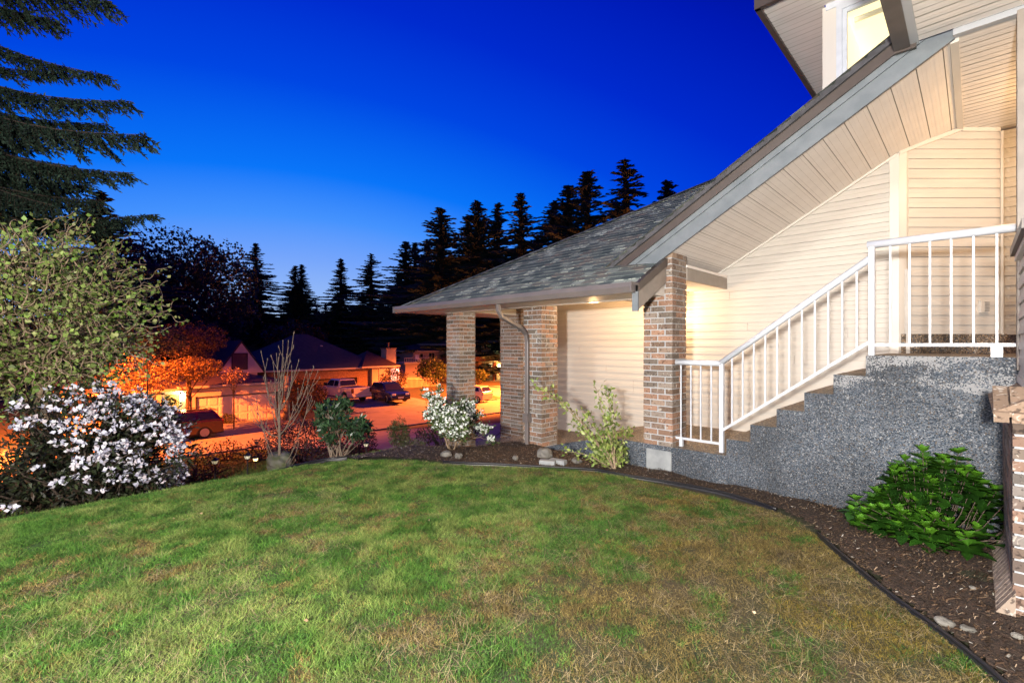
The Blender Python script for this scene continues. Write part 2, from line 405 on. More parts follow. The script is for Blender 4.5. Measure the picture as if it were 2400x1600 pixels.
# staircase behind wall lamps
def wall_lantern(p, d, parent, power, col):
    d = Vector(d); s = Vector((-d.y, d.x, 0)); p = Vector(p)
    b = MB().box(-.04, .04, -.04, .04, -.08, .08, T=Matrix.Translation(p)).build('wall_lamp', M['plastic'], parent)
    c = p + d*.14
    MB().lathe([(.03, -.12), (.055, -.09), (.065, .05), (.02, .09)], c, 8).build('lamp_glass', mat('lamp_glow', (1, .8, .5), .4, emit=(1, .62, .28), estr=6), b)
    MB().lathe([(.085, .055), (.05, .10), (.012, .14)], c, 8).build('lamp_cap', M['plastic'], b)
    lamp('bulb', 'POINT', tuple(c + d*.20), power, col, .06, b)
wall_lantern((-3.42, 7.20, .52), (0, -1, 0), house, 40, (1, .62, .30))
def ceiling_light(p, power, col):
    b = MB().lathe([(.10, .0), (.10, -.03), (.07, -.04)], p, 14).build('ceiling_light', M['trim'], house)
    MB().lathe([(.065, -.04), (.06, -.055), (.01, -.06)], p, 12).build('lamp_glass', mat('ceiling_glow', (1, .8, .5), .4, emit=(1, .62, .28), estr=1.2), b)
    lamp('bulb', 'POINT', (p[0], p[1], p[2]-.38), power, col, .06, b)
ceiling_light((1.0, 6.9, 2.58), 70, (1, .60, .28))
ceiling_light((-4.4, 6.35, .895), 30, (1, .58, .26))  # added under the porch as warm fill for wall and pillars, not a seen fixture
# raking soffit, boards running from fascia to wall
def panels(name, mk, lo, hi, w, parent, gap=.007):
    mb = MB(); x = lo
    while x < hi-.01:
        x1 = min(x+w, hi); a, b = x+gap/2, x1-gap/2
        for q in mk(a, b): mb.face(q, 0)
        x = x1
    for q in mk(lo, hi, .02): mb.face(q, 1)
    return mb.build(name, [M['soffit'], M['taupe']], parent)
def rs(a, b, up=0):
    out = []; n = 1 if up else 6
    for i in range(n):
        s0 = a+(b-a)*i/n; s1 = a+(b-a)*(i+1)/n; z0 = up + (0 if up else .0); dd = 0 if up else (.0025 if i % 2 else 0)
        yb = YB+.02 if s1 < -.66 else YB+.7
        out.append([(s0, 5.47, Zs(s0)+up+dd), (s1, 5.47, Zs(s1)+up+dd), (s1, yb, Zs(s1)+up+dd), (s0, yb, Zs(s0)+up+dd)])
    return out
panels('soffit', rs, -3.55, -.13, .1765, house)
def fs(z, x0, x1):
    def f(a, b, up=0): return [[(x0, a, z+up), (x1, a, z+up), (x1, b, z+up), (x0, b, z+up)]]
    return f
def ribbed(name, x0, x1, y0, y1, z, parent, w=.2, along='x'):
    mb = MB(); y = y0
    while y < y1-.01:
        ye = min(y+w, y1); k = 4
        for i in range(k):
            a = y+(ye-y)*i/k; b = y+(ye-y)*(i+1)/k-(.012 if i == k-1 else .003)
            if along == 'x': mb.face([(x0, a, z+.003*(i % 2)), (x1, a, z+.003*(i % 2)), (x1, b, z+.003*(i % 2)), (x0, b, z+.003*(i % 2))])
            else: mb.face([(a, x0, z), (b, x0, z), (b, x1, z), (a, x1, z)])
        y = ye
    if along == 'x': mb.face([(x0, y0, z+.012), (x1, y0, z+.012), (x1, y1, z+.012), (x0, y1, z+.012)], 1)
    else: mb.face([(y0, x0, z+.02), (y1, x0, z+.02), (y1, x1, z+.02), (y0, x1, z+.02)], 1)
    return mb.build(name, [M['soffit'], M['trim']], parent)
ribbed('soffit', -.10, 3.2, 5.47, 8.3, 2.585, house)
ribbed('soffit', -.36, 3.2, -1.0, 5.40, 2.64, house)
mb = MB(); mb.box(-.13, 3.2, 5.40, 5.47, 2.595, 2.66); mb.box(-.40, -.345, -1, 5.40, 2.62, 2.66)
mb.build('soffit_trim', mat('pale_flashing', (.40, .42, .45), .4), house)
mb = MB()                                                       # trim where the sloping soffit meets wall
mb.box(-.15, -.095, 5.48, 8.2, 2.565, 2.60)
mb.prism([(-2.82, 7.215, Zs(-2.82)-.028), (-.66, 7.215, Zs(-.66)-.028), (-.66, 7.215, Zs(-.66)+.02), (-2.82, 7.215, Zs(-2.82)+.02)], (0, .03, 0))
mb.build('soffit_trim', M['trim'], house)
# butt joints of the siding boards
mb = MB()
for x, k, n_ in ((-5.35, 13, 1), (-4.75, 10, 1), (-4.2, 7, 2), (-3.95, 5, 1), (-2.35, 16, 1), (-1.75, 12, 1), (-1.5, 19, 1), (-2.6, 20, 1), (-5.0, 5, 1), (-1.15, 15, 1)):
    for j in range(n_): z = -1.66+CO*(k+j); mb.prism([(x, 7.2365, z+.003), (x+.004, 7.2365, z+.003), (x+.004, 7.246, z+CO-.004), (x, 7.246, z+CO-.004)], (0, -.0025, 0))
o_ = mb.build('butt_joints', M['taupe'], house); o_['kind'] = 'stuff'; mb = MB()
a = cC; b = cC+dirC*.75
mb.prism([(a.x+.01, a.y-.035, Zs(a.x)-.03), (b.x+.01, b.y-.035, 2.555), (b.x+.01, b.y-.035, 2.6), (a.x+.01, a.y-.035, Zs(a.x)+.02)], (-.01, .03, 0))
e2 = cC+dirC*1.22; mb.prism([(b.x+.01, b.y-.035, 2.545), (e2.x, e2.y-.035, 2.545), (e2.x, e2.y-.035, 2.59), (b.x+.01, b.y-.035, 2.59)], (-.01, .03, 0))
mb.build('soffit_trim', M['trim'], house)
# raking fascia: lower board, upper strip, brown metal, shingle edge
def rake(x0, x1, y0, y1, lo, hi): return ([(x0, y0, Zs(x0)+lo), (x1, y0, Zs(x1)+lo), (x1, y0, Zs(x1)+hi), (x0, y0, Zs(x0)+hi)], (0, y1-y0, 0))
mb = MB(); mb.prism(*rake(-3.56, -.12, 5.445, 5.475, -.012, .165)); mb.prism(*rake(-3.62, -.12, 5.425, 5.47, .165, .232))
mb.build('fascia', M['fascia'], house)
mb = MB(); mb.prism(*rake(-3.66, -.38, 5.40, 5.45, .232, .335)); mb.build('rake_metal', M['brown'], house)
mb = MB()
x = -3.7
while x < -.4:
    x1 = x + .125+.0; mb.prism([(x, 5.37, Zs(x)+.337), (x1, 5.37, Zs(x1)+.337), (x1, 5.37, Zs(x1)+.380), (x, 5.37, Zs(x)+.408)], (0, .10, 0)); x = x1
mb.build('shingle_edge', mat('shingle_side', (.05, .05, .055), .9, (.09, .09, .1), 12), house)
# shingled roofs
def shingle_mat():
    m = bpy.data.materials.new('shingles'); m.use_nodes = True; t = m.node_tree; b = t.nodes['Principled BSDF']; b.inputs['Roughness'].default_value = .95
    b.inputs['Specular IOR Level'].default_value = .2
    uv = N(t, 'ShaderNodeUVMap'); br = N(t, 'ShaderNodeTexBrick'); br.offset = .37; br.squash = 1
    br.inputs['Scale'].default_value = 1; br.inputs['Brick Width'].default_value = .19; br.inputs['Row Height'].default_value = .14; br.inputs['Mortar Size'].default_value = .003
    br.inputs['Color1'].default_value = (0, 0, 0, 1); br.inputs['Color2'].default_value = (1, 1, 1, 1); br.inputs['Mortar'].default_value = (.1, .1, .1, 1); br.inputs['Bias'].default_value = 0
    nzd = N(t, 'ShaderNodeTexNoise'); nzd.inputs['Scale'].default_value = 9; t.links.new(uv.outputs[0], nzd.inputs['Vector'])
    mxv = N(t, 'ShaderNodeMix', data_type='RGBA', blend_type='LINEAR_LIGHT'); mxv.inputs[0].default_value = .035
    t.links.new(uv.outputs[0], mxv.inputs[6]); t.links.new(nzd.outputs['Color'], mxv.inputs[7])
    t.links.new(mxv.outputs[2], br.inputs['Vector'])
    rp = N(t, 'ShaderNodeValToRGB'); e = rp.color_ramp.elements
    e[0].position = 0; e[0].color = (.07, .09, .09, 1); e[1].position = 1; e[1].color = (.38, .42, .36, 1)
    for p, c in ((.25, (.12, .145, .14)), (.5, (.18, .20, .18)), (.68, (.19, .17, .145)), (.82, (.27, .30, .26))): q = e.new(p); q.color = (*c, 1)
    t.links.new(br.outputs['Color'], rp.inputs[0])
    nz = N(t, 'ShaderNodeTexNoise'); nz.inputs['Scale'].default_value = 60; nz.inputs['Detail'].default_value = 5; t.links.new(uv.outputs[0], nz.inputs['Vector'])
    r2 = N(t, 'ShaderNodeMapRange'); r2.inputs['To Min'].default_value = .6; r2.inputs['To Max'].default_value = 1.35; t.links.new(nz.outputs['Fac'], r2.inputs[0])
    n3 = N(t, 'ShaderNodeTexNoise'); n3.inputs['Scale'].default_value = .9; n3.inputs['Detail'].default_value = 4; t.links.new(uv.outputs[0], n3.inputs['Vector'])
    r3 = N(t, 'ShaderNodeMapRange'); r3.inputs['To Min'].default_value = .65; r3.inputs['To Max'].default_value = 1.3; t.links.new(n3.outputs['Fac'], r3.inputs[0])
    v = N(t, 'ShaderNodeVectorMath', operation='SCALE'); t.links.new(rp.outputs[0], v.inputs[0]); t.links.new(r2.outputs[0], v.inputs['Scale'])
    v2 = N(t, 'ShaderNodeVectorMath', operation='SCALE'); t.links.new(v.outputs[0], v2.inputs[0]); t.links.new(r3.outputs[0], v2.inputs['Scale'])
    t.links.new(v2.outputs[0], b.inputs['Base Color'])
    bp = N(t, 'ShaderNodeBump'); bp.inputs['Strength'].default_value = .5; bp.inputs['Distance'].default_value = .01; t.links.new(r2.outputs[0], bp.inputs['Height']); t.links.new(bp.outputs[0], b.inputs['Normal'])
    return m
M['shingle'] = shingle_mat()
ms = .577; sl = math.sqrt(1+ms*ms)
zr = lambda y: .70+ms*(y-4.80)
mb = MB(); y = 4.80
def xl(y): return -7.66+(y-4.80)
def xr(y): return -2.755 if y < 5.40 else (y-8.87 if y > 5.45 else -3.42)
while y < 9.9:
    y1 = min(y+.14/sl, 9.9); a, b = xl(y), xl(y1); c = xr(y+.001); d = xr(y1-.001)
    n = 1
    mb.face([(a, y, zr(y)+.012), (c, y, zr(y)+.012), (d, y1, zr(y1)+.002), (b, y1, zr(y1)+.002)])
    mb.face([(a, y, zr(y)-.004), (c, y, zr(y)-.004), (c, y, zr(y)+.012), (a, y, zr(y)+.012)])
    y = y1
mb.build('roof', M['shingle'], house, uv=lambda p: (p[0], (p[1]-4.80)*sl))
mb = MB(); x = -7.66
while x < -2.7:
    x1 = x+.14/sl; y0 = 4.80+(x+7.66); y1 = 4.80+(x1+7.66); z0 = .70+ms*(x+7.66); z1 = .70+ms*(x1+7.66)
    mb.face([(x, 15, z0+.01), (x, y0, z0+.01), (x1, y1, z1), (x1, 15, z1)]); x = x1
mb.build('roof', M['shingle'], house, uv=lambda p: (p[1], (p[0]+7.66)*sl))
mb = MB()                                                         # hip caps
s = 0
while s < 5:
    p = (-7.66+s, 4.80+s, .72+ms*s); q = (-7.66+s+.17, 4.80+s+.17, .71+ms*(s+.17))
    mb.prism([(p[0]-.08, p[1]+.08, p[2]-.03), (p[0], p[1], p[2]+.014), (p[0]+.08, p[1]-.08, p[2]-.03), (p[0], p[1], p[2]-.01)], (.165, .165, ms*.165)); s += .15
mb.build('ridge_cap', M['shingle'], house, uv=lambda p: (p[0]*1.7, p[1]*1.3))
mb = MB(); mb.face([(-3.68, 5.36, Zs(-3.68)+.41), (-.4, 5.36, Zs(-.4)+.41), (-.4, 8.6, Zs(-.4)+.41), (-.9, 8.0, Zs(-.9)+.41)])
mb.build('roof', M['shingle'], house, uv=lambda p: (p[1], p[0]*sl))
# eave: gutter, soffit, beams, ceiling
GU = MB(); prof = [(4.72, .715), (4.70, .66), (4.735, .60), (4.80, .592), (4.845, .60), (4.845, .70), (4.835, .70), (4.83, .612), (4.74, .612), (4.715, .66), (4.73, .715)]
GU.prism([(-7.76, y, z) for y, z in prof], (5.0, 0, 0)); GU.box(-7.78, -7.755, 4.70, 4.85, .60, .712); GU.box(-2.77, -2.75, 4.70, 4.85, .60, .715)
GU.prism([(-7.76, 4.80, .61), (-7.66, 4.80, .61), (-7.66, 4.80, .71), (-7.76, 4.80, .71)], (0, 8, 0))
gut = GU.build('gutter', M['gutter'], house)
gut['label'] = 'long grey brown gutter along the porch eave'
ribbed('soffit', 4.84, 5.48, -7.66, -2.77, .603, house, along='y')
MB().box(-7.66, -2.78, 4.84, 4.865, .60, .70).build('fascia', M['taupe'], house)
mb = MB(); mb.box(-7.20, -6.78, 5.5, 7.3, .615, .84); mb.box(-7.2, -2.8, 5.47, 5.50, .597, .86); mb.box(-7.2, -2.8, 5.50, 5.86, .625, .86)
mb.build('beam', M['trim'], house)
ribbed('ceiling', -7.2, -2.80, 5.5, 7.25, .90, house)
ribbed('soffit', -7.72, -7.18, 5.4, 12, .605, house)
# verge board of the porch roof
zv = lambda y, o: .665+.53*(y-4.82)+o
mb = MB(); mb.prism([(-2.76, 4.82, .40), (-2.76, 5.56, .40+.55*.74), (-2.76, 5.56, zv(5.56, 0)), (-2.76, 4.82, zv(4.82, 0))], (.03, 0, 0), 0)
mb.box(-2.80, -2.725, 4.80, 4.822, .385, .68, 1)
mb.build('verge_board', [M['taupe'], M['fascia']], house)
mb = MB(); mb.prism([(-2.77, 4.80, zv(4.80, -.045)), (-2.77, 5.56, zv(5.56, -.045)), (-2.77, 5.56, zv(5.56, .055)), (-2.77, 4.80, zv(4.80, .055))], (.055, 0, 0))
mb.build('rake_metal', M['brown'], house)
MB().prism([(-2.775, 4.9, .605), (-2.775, 5.5, .605), (-2.775, 5.5, .98)], (.02, 0, 0)).build('wall_infill', M['trim'], house)
# small return eave right of the tall pillar
mb = MB(); mb.box(-2.66, -2.63, 5.88, 7.24, .83, .99); mb.build('return_fascia', M['taupe'], house)
mb = MB(); mb.face([(-2.64, 5.9, .835), (-2.64, 7.24, .835), (-3.3, 7.24, .835), (-3.3, 5.9, .835)]); mb.box(-2.65, -2.63, 5.88, 7.24, .995, 1.03)
mb.build('return_soffit', M['soffit'], house)
# downspout
mb = MB()
xs = -5.62
def ds(p, q): mb.bar(p, q, .075, .06, up=(0, 1, 0))
mb.tube([(-5.01, 4.79, .60), (-5.01, 4.80, .50), (-5.012, 4.86, .42), (-5.03, 5.30, .26), (-5.04, 5.42, .17), (-5.04, 5.45, .06), (-5.04, 5.45, -1.62)], .042, 4)
dsp = mb.build('downspout', M['gutter'], house, bevel=.008)
MB().box(-5.095, -4.985, 5.40, 5.50, -1.22, -1.08).build('strap', M['gutter'], dsp)
MB().box(-5.11, -4.97, 5.34, 5.5, -1.68, -1.62).build('elbow', M['plastic'], dsp)
# brick work
BCOL = [(.25, .165, .125), (.30, .19, .14), (.20, .15, .125), (.16, .14, .125), (.28, .22, .18), (.33, .21, .155), (.18, .13, .10), (.25, .22, .20)]
RH = .0735; BH = .0605
def brick_pillar(x0, y0, z0, z1, parent, sx=.39, sy=.39, name='brick_pillar', cut=None):
    mb = MB(); fc = []
    def br(a, b, c, d, zz):
        j = lambda: rng.uniform(-.0035, .0035)
        col = np.array(BCOL[rng.integers(len(BCOL))])*np.array((1.0, .93, .84))*rng.uniform(.85, 1.15)
        mb.box(a+j(), b+j(), c+j(), d+j(), zz+rng.uniform(-.001, .001), zz+BH); fc.extend([col]*6)
    z = z1-RH; k = 0; g = .017
    while z > z0-.02:
        if k % 2 == 0:
            h = (sx-g)/2; t = .09
            for c, d in ((y0, y0+t), (y0+sy-t, y0+sy)):
                br(x0, x0+h, c, d, z); br(x0+h+g, x0+sx, c, d, z)
            for a, b in ((x0, x0+t), (x0+sx-t, x0+sx)): br(a, b, y0+t+g, y0+sy-t-g, z)
        else:
            h = (sy-g)/2; t = .09
            for a, b in ((x0, x0+t), (x0+sx-t, x0+sx)):
                br(a, b, y0, y0+h, z); br(a, b, y0+h+g, y0+sy, z)
            for c, d in ((y0, y0+t), (y0+sy-t, y0+sy)): br(x0+t+g, x0+sx-t-g, c, d, z)
        z -= RH; k += 1
    o = mb.build(name, M['brick'], parent, facecol=fc)
    MB().box(x0+.009, x0+sx-.009, y0+.009, y0+sy-.009, z0, z1).build('mortar', M['mortar'], o)
    return o
pil = brick_pillar(-3.04, YF, -1.31, 1.30, house); pil['label'] = 'tall brick pillar beside the stair foot on a concrete block'
MB().box(-3.0, -2.66, YF-.012, YF+.3, -1.75, -1.318).build('footing', M['concrete'], pil, bevel=.01)
p2 = brick_pillar(-5.17, YF, -1.72, .622, house); p2['label'] = 'brick pillar with the downspout running down it'
p1 = brick_pillar(-7.18, YF, -2.06, .622, house); p1['label'] = 'brick pillar at the porch corner behind the white flowering shrub'
p3 = brick_pillar(-7.26, 7.0, -2.06, .86, house, sx=.62); p3['label'] = 'brick pillar at the corner of the garage wall'
# cut the tall pillar where the porch roof covers it
# wainscot at the right edge
mb = MB(); fc = []
z = -1.63; k = 0
while z < -.46:
    x = .16 - (.1 if k % 2 else 0)
    while x < 1.4:
        a = max(x, .16); b = x+.2
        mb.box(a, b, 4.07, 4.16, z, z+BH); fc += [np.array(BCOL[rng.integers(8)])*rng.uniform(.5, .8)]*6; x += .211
    y = 4.17 - (.1 if k % 2 else 0)
    while y < 5.49:
        a = max(y, 4.172); b = min(y+.2, 5.49)
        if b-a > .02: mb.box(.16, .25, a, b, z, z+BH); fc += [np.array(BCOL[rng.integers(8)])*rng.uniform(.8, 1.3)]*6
        y += .211
    z += RH; k += 1
wn = mb.build('brick_wainscot', M['brick'], house, facecol=fc); MB().box(.168, 1.4, 4.078, 5.49, -1.75, -.44).build('mortar', M['mortar'], wn)
mb = MB(); fc = []; y = 4.02
while y < 5.46:
    mb.prism([(.075, y, -.40), (.09, y, -.455), (.32, y, -.34), (.32, y, -.26)], (0, .064, 0)); fc += [np.array((.24, .17, .12))*rng.uniform(.8, 1.2)]*6; y += .074
x = .08
while x < 1.4:
    mb.prism([(x, 4.0, -.40), (x, 3.985, -.455), (x, 4.3, -.34), (x, 4.3, -.26)], (.064, 0, 0)); fc += [np.array((.24, .17, .12))*rng.uniform(.8, 1.2)]*6; x += .074
mb.build('brick_ledge', M['brick'], house, facecol=fc)
mb = MB(); fc = []; y = 4.0
while y < 5.2:
    mb.prism([(.09, y, -1.70), (.09, y, -1.58), (.17, y, -1.44), (.17, y, -1.70)], (0, .064, 0)); fc += [np.array((.34, .27, .21))*rng.uniform(.8, 1.2)]*6; y += .074
mb.build('brick_ledge', M['brick'], house, facecol=fc)
# box bay above the wainscot
bay = siding('bay_wall', (.255, 4.25), (.255, 5.44), -.27, .66, house)
mb = MB(); mb.box(.27, 1.6, 4.24, 5.46, -.3, .66); mb.build('bay_wall', M['siding'], house)
MB().box(.235, .30, 4.2, 5.44, -.29, -.235).build('bay_trim', M['trim'], house); MB().box(.225, 1.6, 4.18, 5.44, .66, .70).build('bay_trim', M['trim'], house)
MB().prism([(.20, 4.15, .70), (.20, 5.44, .70), (.20, 5.44, .76), (.20, 4.15, .76)], (1.4, 0, 0)).build('bay_flashing', M['brown'], house)
# upper storey behind the raking roof
up = MB()
siding('upper_wall', (.4, 6.57), (2.5, 6.57), 2.6, 4.0, house)
MB().box(-1.27, -1.25, 6.58, 9.5, 2.3, 4.0).build('upper_wall', M['siding'], house)
mb = MB(); mb.box(-1.285, -1.15, 6.545, 6.575, 2.3, 3.98)
mb.build('corner_trim', M['trim'], house)
wf = MB(); wf.box(-1.145, -1.09, 6.52, 6.60, 2.36, 3.93); wf.box(.36, .40, 6.52, 6.60, 2.7, 3.93); wf.box(-1.09, .36, 6.52, 6.60, 3.87, 3.93); wf.box(-1.25, .40, 6.53, 6.66, 3.93, 4.03); wf.box(-1.09, -1.045, 6.54, 6.585, 2.4, 3.87); wf.box(-1.045, .36, 6.54, 6.585, 3.83, 3.87)
wf = wf.build('window', M['white'], house)
m_room = mat('lit_room', (.8, .76, .6), .8, emit=(1, .88, .58), estr=.72)
mb = MB(); mb.box(-1.1, .4, 8.0, 8.05, 2.66, 4.0, 0); mb.box(-1.13, -1.1, 6.6, 8.0, 2.66, 4.0, 0); mb.face([(-1.1, 6.6, 2.68), (.4, 6.6, 2.68), (.4, 8, 2.68), (-1.1, 8, 2.68)]); mb.face([(-1.1, 6.6, 3.96), (.4, 6.6, 3.96), (.4, 8, 3.96), (-1.1, 8, 3.96)])
mb.build('lit_room', m_room, wf)
m_cas = mat('cream_casing', (.6, .56, .42), .6, emit=(1, .85, .5), estr=.3)
mb = MB(); mb.prism([(-.75, 7.9, 2.68), (-.68, 7.9, 2.68), (-.68, 7.9, 3.55), (.3, 7.9, 3.55), (.3, 7.9, 3.63), (-.75, 7.9, 3.63)], (0, .07, 0)); mb.build('casing', m_cas, wf)
MB().tube([(-1.0, 6.72, 3.79), (.35, 6.72, 3.79)], .03, 6).build('blind', m_cas, wf)
ribbed('soffit', -1.80, 2.5, 6.03, 6.55, 4.0, house); ribbed('soffit', -1.80, -1.27, 6.55, 10, 4.0, house)
mb = MB(); mb.box(-1.86, -1.80, 5.99, 10, 3.965, 4.2); mb.box(-1.86, 2.5, 5.97, 6.03, 3.965, 4.2); mb.build('fascia', M['brown'], house)
mb = MB(); mb.box(-.51, -.40, -1, 5.37, 2.60, 2.76); mb.box(-.515, -.36, 5.36, 5.385, 2.585, 2.80); gg = mb.build('gutter', M['brown'], house); gg['label'] = 'brown gutter overhead running towards the camera'

# ------------------------------------------------------------------ walkway, staircase, railing
wk = thing('walkway', 'exposed aggregate walkway with ramp between the garage wall and the pillars', 'walkway', (-4, 6, -1.5))
prof = [(-1.99, -1.258), (-3.55, -1.262), (-4.2, -1.42), (-4.95, -1.645), (-5.93, -1.66), (-5.93, -1.82), (-6.18, -1.825), (-6.18, -1.975), (-7.32, -1.99)]
def strip(prof, y0, y1, zb, mtop, mside, name, parent):
    mb = MB()
    for (xa, za), (xb, zb2) in zip(prof[:-1], prof[1:]):
        if abs(xa-xb) < 1e-6: mb.face([(xa, y0, za), (xa, y1, za), (xa, y1, zb2), (xa, y0, zb2)], 1)
        else:
            mb.face([(xa, y0, za), (xa, y1, za), (xb, y1, zb2), (xb, y0, zb2)], 0)
            mb.face([(xa, y0, za), (xb, y0, zb2), (xb, y0, zb), (xa, y0, zb)], 1)
    x, z = prof[0]; mb.face([(x, y0, z), (x, y1, z), (x, y1, zb), (x, y0, zb)], 1)
    x, z = prof[-1]; mb.face([(x, y0, z), (x, y1, z), (x, y1, zb), (x, y0, zb)], 1)
    return mb.build(name, [mtop, mside], parent)
strip(prof, YF, YB+.03, -2.4, M['aggfloor'], M['agg'], 'slab', wk)
st = thing('staircase', 'grey exposed aggregate concrete staircase of six steps up to the landing', 'staircase', (-1.4, 6.2, -1.26))
TX = [-2.006, -1.752, -1.492, -1.237, -.988, -.7315]; TZ = [-1.065+.193*i for i in range(6)]
pr = [(-2.006, -1.26)]
for x, z in zip(TX, TZ): pr += [(x, pr[-1][1]), (x, z)]
pr = pr[1:] + [(.30, TZ[-1])]
strip(pr[::-1], YF-.004, YB+.02, -1.9, M['aggfloor'], M['agg'], 'steps', st)
a = cC - dirC*.0; b = cC+dirC*1.75; nn = Vector((.702, -.712))
mb = MB(); mb.prism([(a.x+nn.x*.03, a.y+nn.y*.03, -.12), (b.x+nn.x*.03, b.y+nn.y*.03, -.12), (b.x, b.y+.8, -.12), (a.x, a.y+.8, -.12)], (0, 0, .25)); mb.build('door_step', M['aggfloor'], st)
mb = MB(); mb.prism([(.25, 5.5, -.3), (2.2, 5.5, -.3), (2.2, 9, -.3), (.25, 9, -.3)], (0, 0, .199)); mb.build('landing', M['aggfloor'], st)
rl = thing('railing', 'white metal stair railing with balusters beside the brick pillar', 'railing', (-1.4, 5.6, -1.2))
YR = 5.6
lowT, lowB = -.215, -1.15
MB().tube([(-2.67, YR, lowT), (-2.1, YR, lowT)], .034, 10).build('top_rail', M['white'], rl, smooth=True)
MB().tube([(-2.115, YR, lowT), (-.71, YR, .828)], .034, 10).build('top_rail', M['white'], rl, smooth=True)
MB().tube([(-.735, YR, .955), (.245, YR, .955)], .036, 10).build('top_rail', M['white'], rl, smooth=True)
MB().bar((-2.67, YR, lowB), (-2.1, YR, lowB), .025, .028).build('bottom_rail', M['white'], rl)
MB().bar((-2.08, YR, -.985), (-.70, YR, .04), .025, .028).build('bottom_rail', M['white'], rl)
MB().bar((-.70, YR, .0), (.25, YR, .0), .025, .028).build('bottom_rail', M['white'], rl)
for x, z0, z1 in ((-2.095, -1.25, -.22), (-.70, -.10, .95)): MB().box(x-.024, x+.024, YR-.024, YR+.024, z0, z1).build('post', M['white'], rl, bevel=.004)
for x, z0, z1, w in ((-2.58, -1.25, -1.14, .02), (.13, -.10, .0, .035)): MB().box(x-w, x+w, YR-.022, YR+.022, z0, z1).build('foot', M['white'], rl)
def bal(x, z0, z1): MB().box(x-.0075, x+.0075, YR-.0075, YR+.0075, z0, z1).build('baluster', M['white'], rl)
for x in (-2.585, -2.46, -2.34, -2.215): bal(x, lowB, lowT)
n = 11
for i in range(n):
    x = -2.095 + (i+1)*(1.395/(n+1)); zt = lowT + (x+2.115)*(.828-lowT)/1.405; zb = -.985+(x+2.08)*(1.025/1.38); bal(x, zb, zt)
for i in range(6):
    x = -.70 + (i+1)*.1385; bal(x, 0, .95)

# ------------------------------------------------------------------ mulch bed and edging
edge = [(596, 1104), (660, 1096), (740, 1086), (840, 1078), (960, 1080), (1075, 1090), (1170, 1093), (1300, 1099), (1390, 1106), (1444, 1115), (1550, 1131), (1633, 1148), (1720, 1168), (1806, 1194), (1888, 1235), (1980, 1316), (2082, 1398), (2194, 1480), (2327, 1592), (2420, 1680)]
def on_ground(u, v, z0=-1.6):
    z = z0
    for _ in range(12):
        p = G(u, v, z); z = .5*z + .5*float(H(p.x, p.y))
    return Vector((p.x, p.y, float(H(p.x, p.y))))
E = [G(u, v, -1.6) for u, v in edge]; 
E = E[3:]
fine = []
for i in range(len(E)-1):
    for k in range(6):
        t = k/6; p0 = E[max(i-1, 0)]; p1 = E[i]; p2 = E[i+1]; p3 = E[min(i+2, len(E)-1)]
        fine.append(.5*((2*p1)+(p2-p0)*t+(2*p0-5*p1+4*p2-p3)*t*t+(3*p1-p0-3*p2+p3)*t**3))
fine.append(E[-1]); EX = np.array([[p.x, p.y] for p in fine])
def inside_lawn(x, y):
    """lawn = camera side of the edging"""
    x = np.asarray(x); y = np.asarray(y)
    poly = np.vstack([EX, [[3, 2.0]], [[3, -8]], [[-6.9, -8]], [[-6.9, -1]], [[-6.75, 1.0]], [[-6.75, 3.2]]])
    c = np.zeros(x.shape, bool); j = len(poly)-1
    for i in range(len(poly)):
        xi, yi = poly[i]; xj, yj = poly[j]
        cond = ((yi > y) != (yj > y)) & (x < (xj-xi)*(y-yi)/(yj-yi+1e-12)+xi); c ^= cond; j = i
    return c
xs = np.arange(-7.4, 1.4, .06); ys = np.arange(1.0, 5.56, .06)
X, Y = np.meshgrid(xs, ys, indexing='ij'); keep = ~inside_lawn(X, Y)
keep &= ~((Y < 2.2) & (X < -1)) & ~((X < -5.2) & (Y < 3.0))
Z = H(X, Y) + .015 + .07*(fbm(X*2.2, Y*2.2, 9)-.35) + .03*(fbm(X*11, Y*11, 5)-.5)
V = np.stack([X, Y, Z], -1).reshape(-1, 3); b_ = len(ys)
ii, jj = np.meshgrid(np.arange(len(xs)-1), np.arange(b_-1), indexing='ij')
kk = keep[:-1, :-1] & keep[1:, :-1] & keep[:-1, 1:] & keep[1:, 1:]
i = (ii*b_+jj)[kk]
M['mulch'] = mat('bark_mulch', (.022, .014, .009), .95, (.085, .05, .032), 45, .9, 70, detail=6, contrast=(.38, .72))
tag(np_mesh('mulch_bed', V, np.stack([i, i+b_, i+b_+1, i+1], -1), M['mulch'], smooth=True), kind='structure')
# loose chips
n = 60000; cx = rng.uniform(-7.2, 1.2, n); cy = rng.uniform(1.2, 5.5, n); ok = ~inside_lawn(cx, cy) & ~((cx < -5.2) & (cy < 3.2)); cx = cx[ok]; cy = cy[ok]; n = len(cx)
an = rng.uniform(0, np.pi, n); L = rng.uniform(.004, .013, n)*rng.choice([1, 1.7], n, p=[.85, .15]); wd = L*rng.uniform(.12, .35, n)
cz = H(cx, cy)+.015 + .07*(fbm(cx*2.2, cy*2.2, 9)-.35)+rng.uniform(.004, .02, n)
dx = np.cos(an)*L; dy = np.sin(an)*L; px = -np.sin(an)*wd; py = np.cos(an)*wd; tz = rng.uniform(-.008, .008, n)
V = np.stack([np.stack([cx-dx-px, cy-dy-py, cz-tz], -1), np.stack([cx+dx-px, cy+dy-py, cz+tz], -1), np.stack([cx+dx+px, cy+dy+py, cz+tz+.002], -1), np.stack([cx-dx+px, cy-dy+py, cz-tz+.002], -1)], 1).reshape(-1, 3)
cc = rng.choice(5, n, p=[.45, .25, .17, .1, .03]); pal = np.array([(.04, .025, .015), (.10, .06, .035), (.17, .11, .07), (.26, .19, .13), (.45, .42, .38)])
col = np.repeat(pal[cc]*rng.uniform(.7, 1.3, (n, 1)), 4, 0)
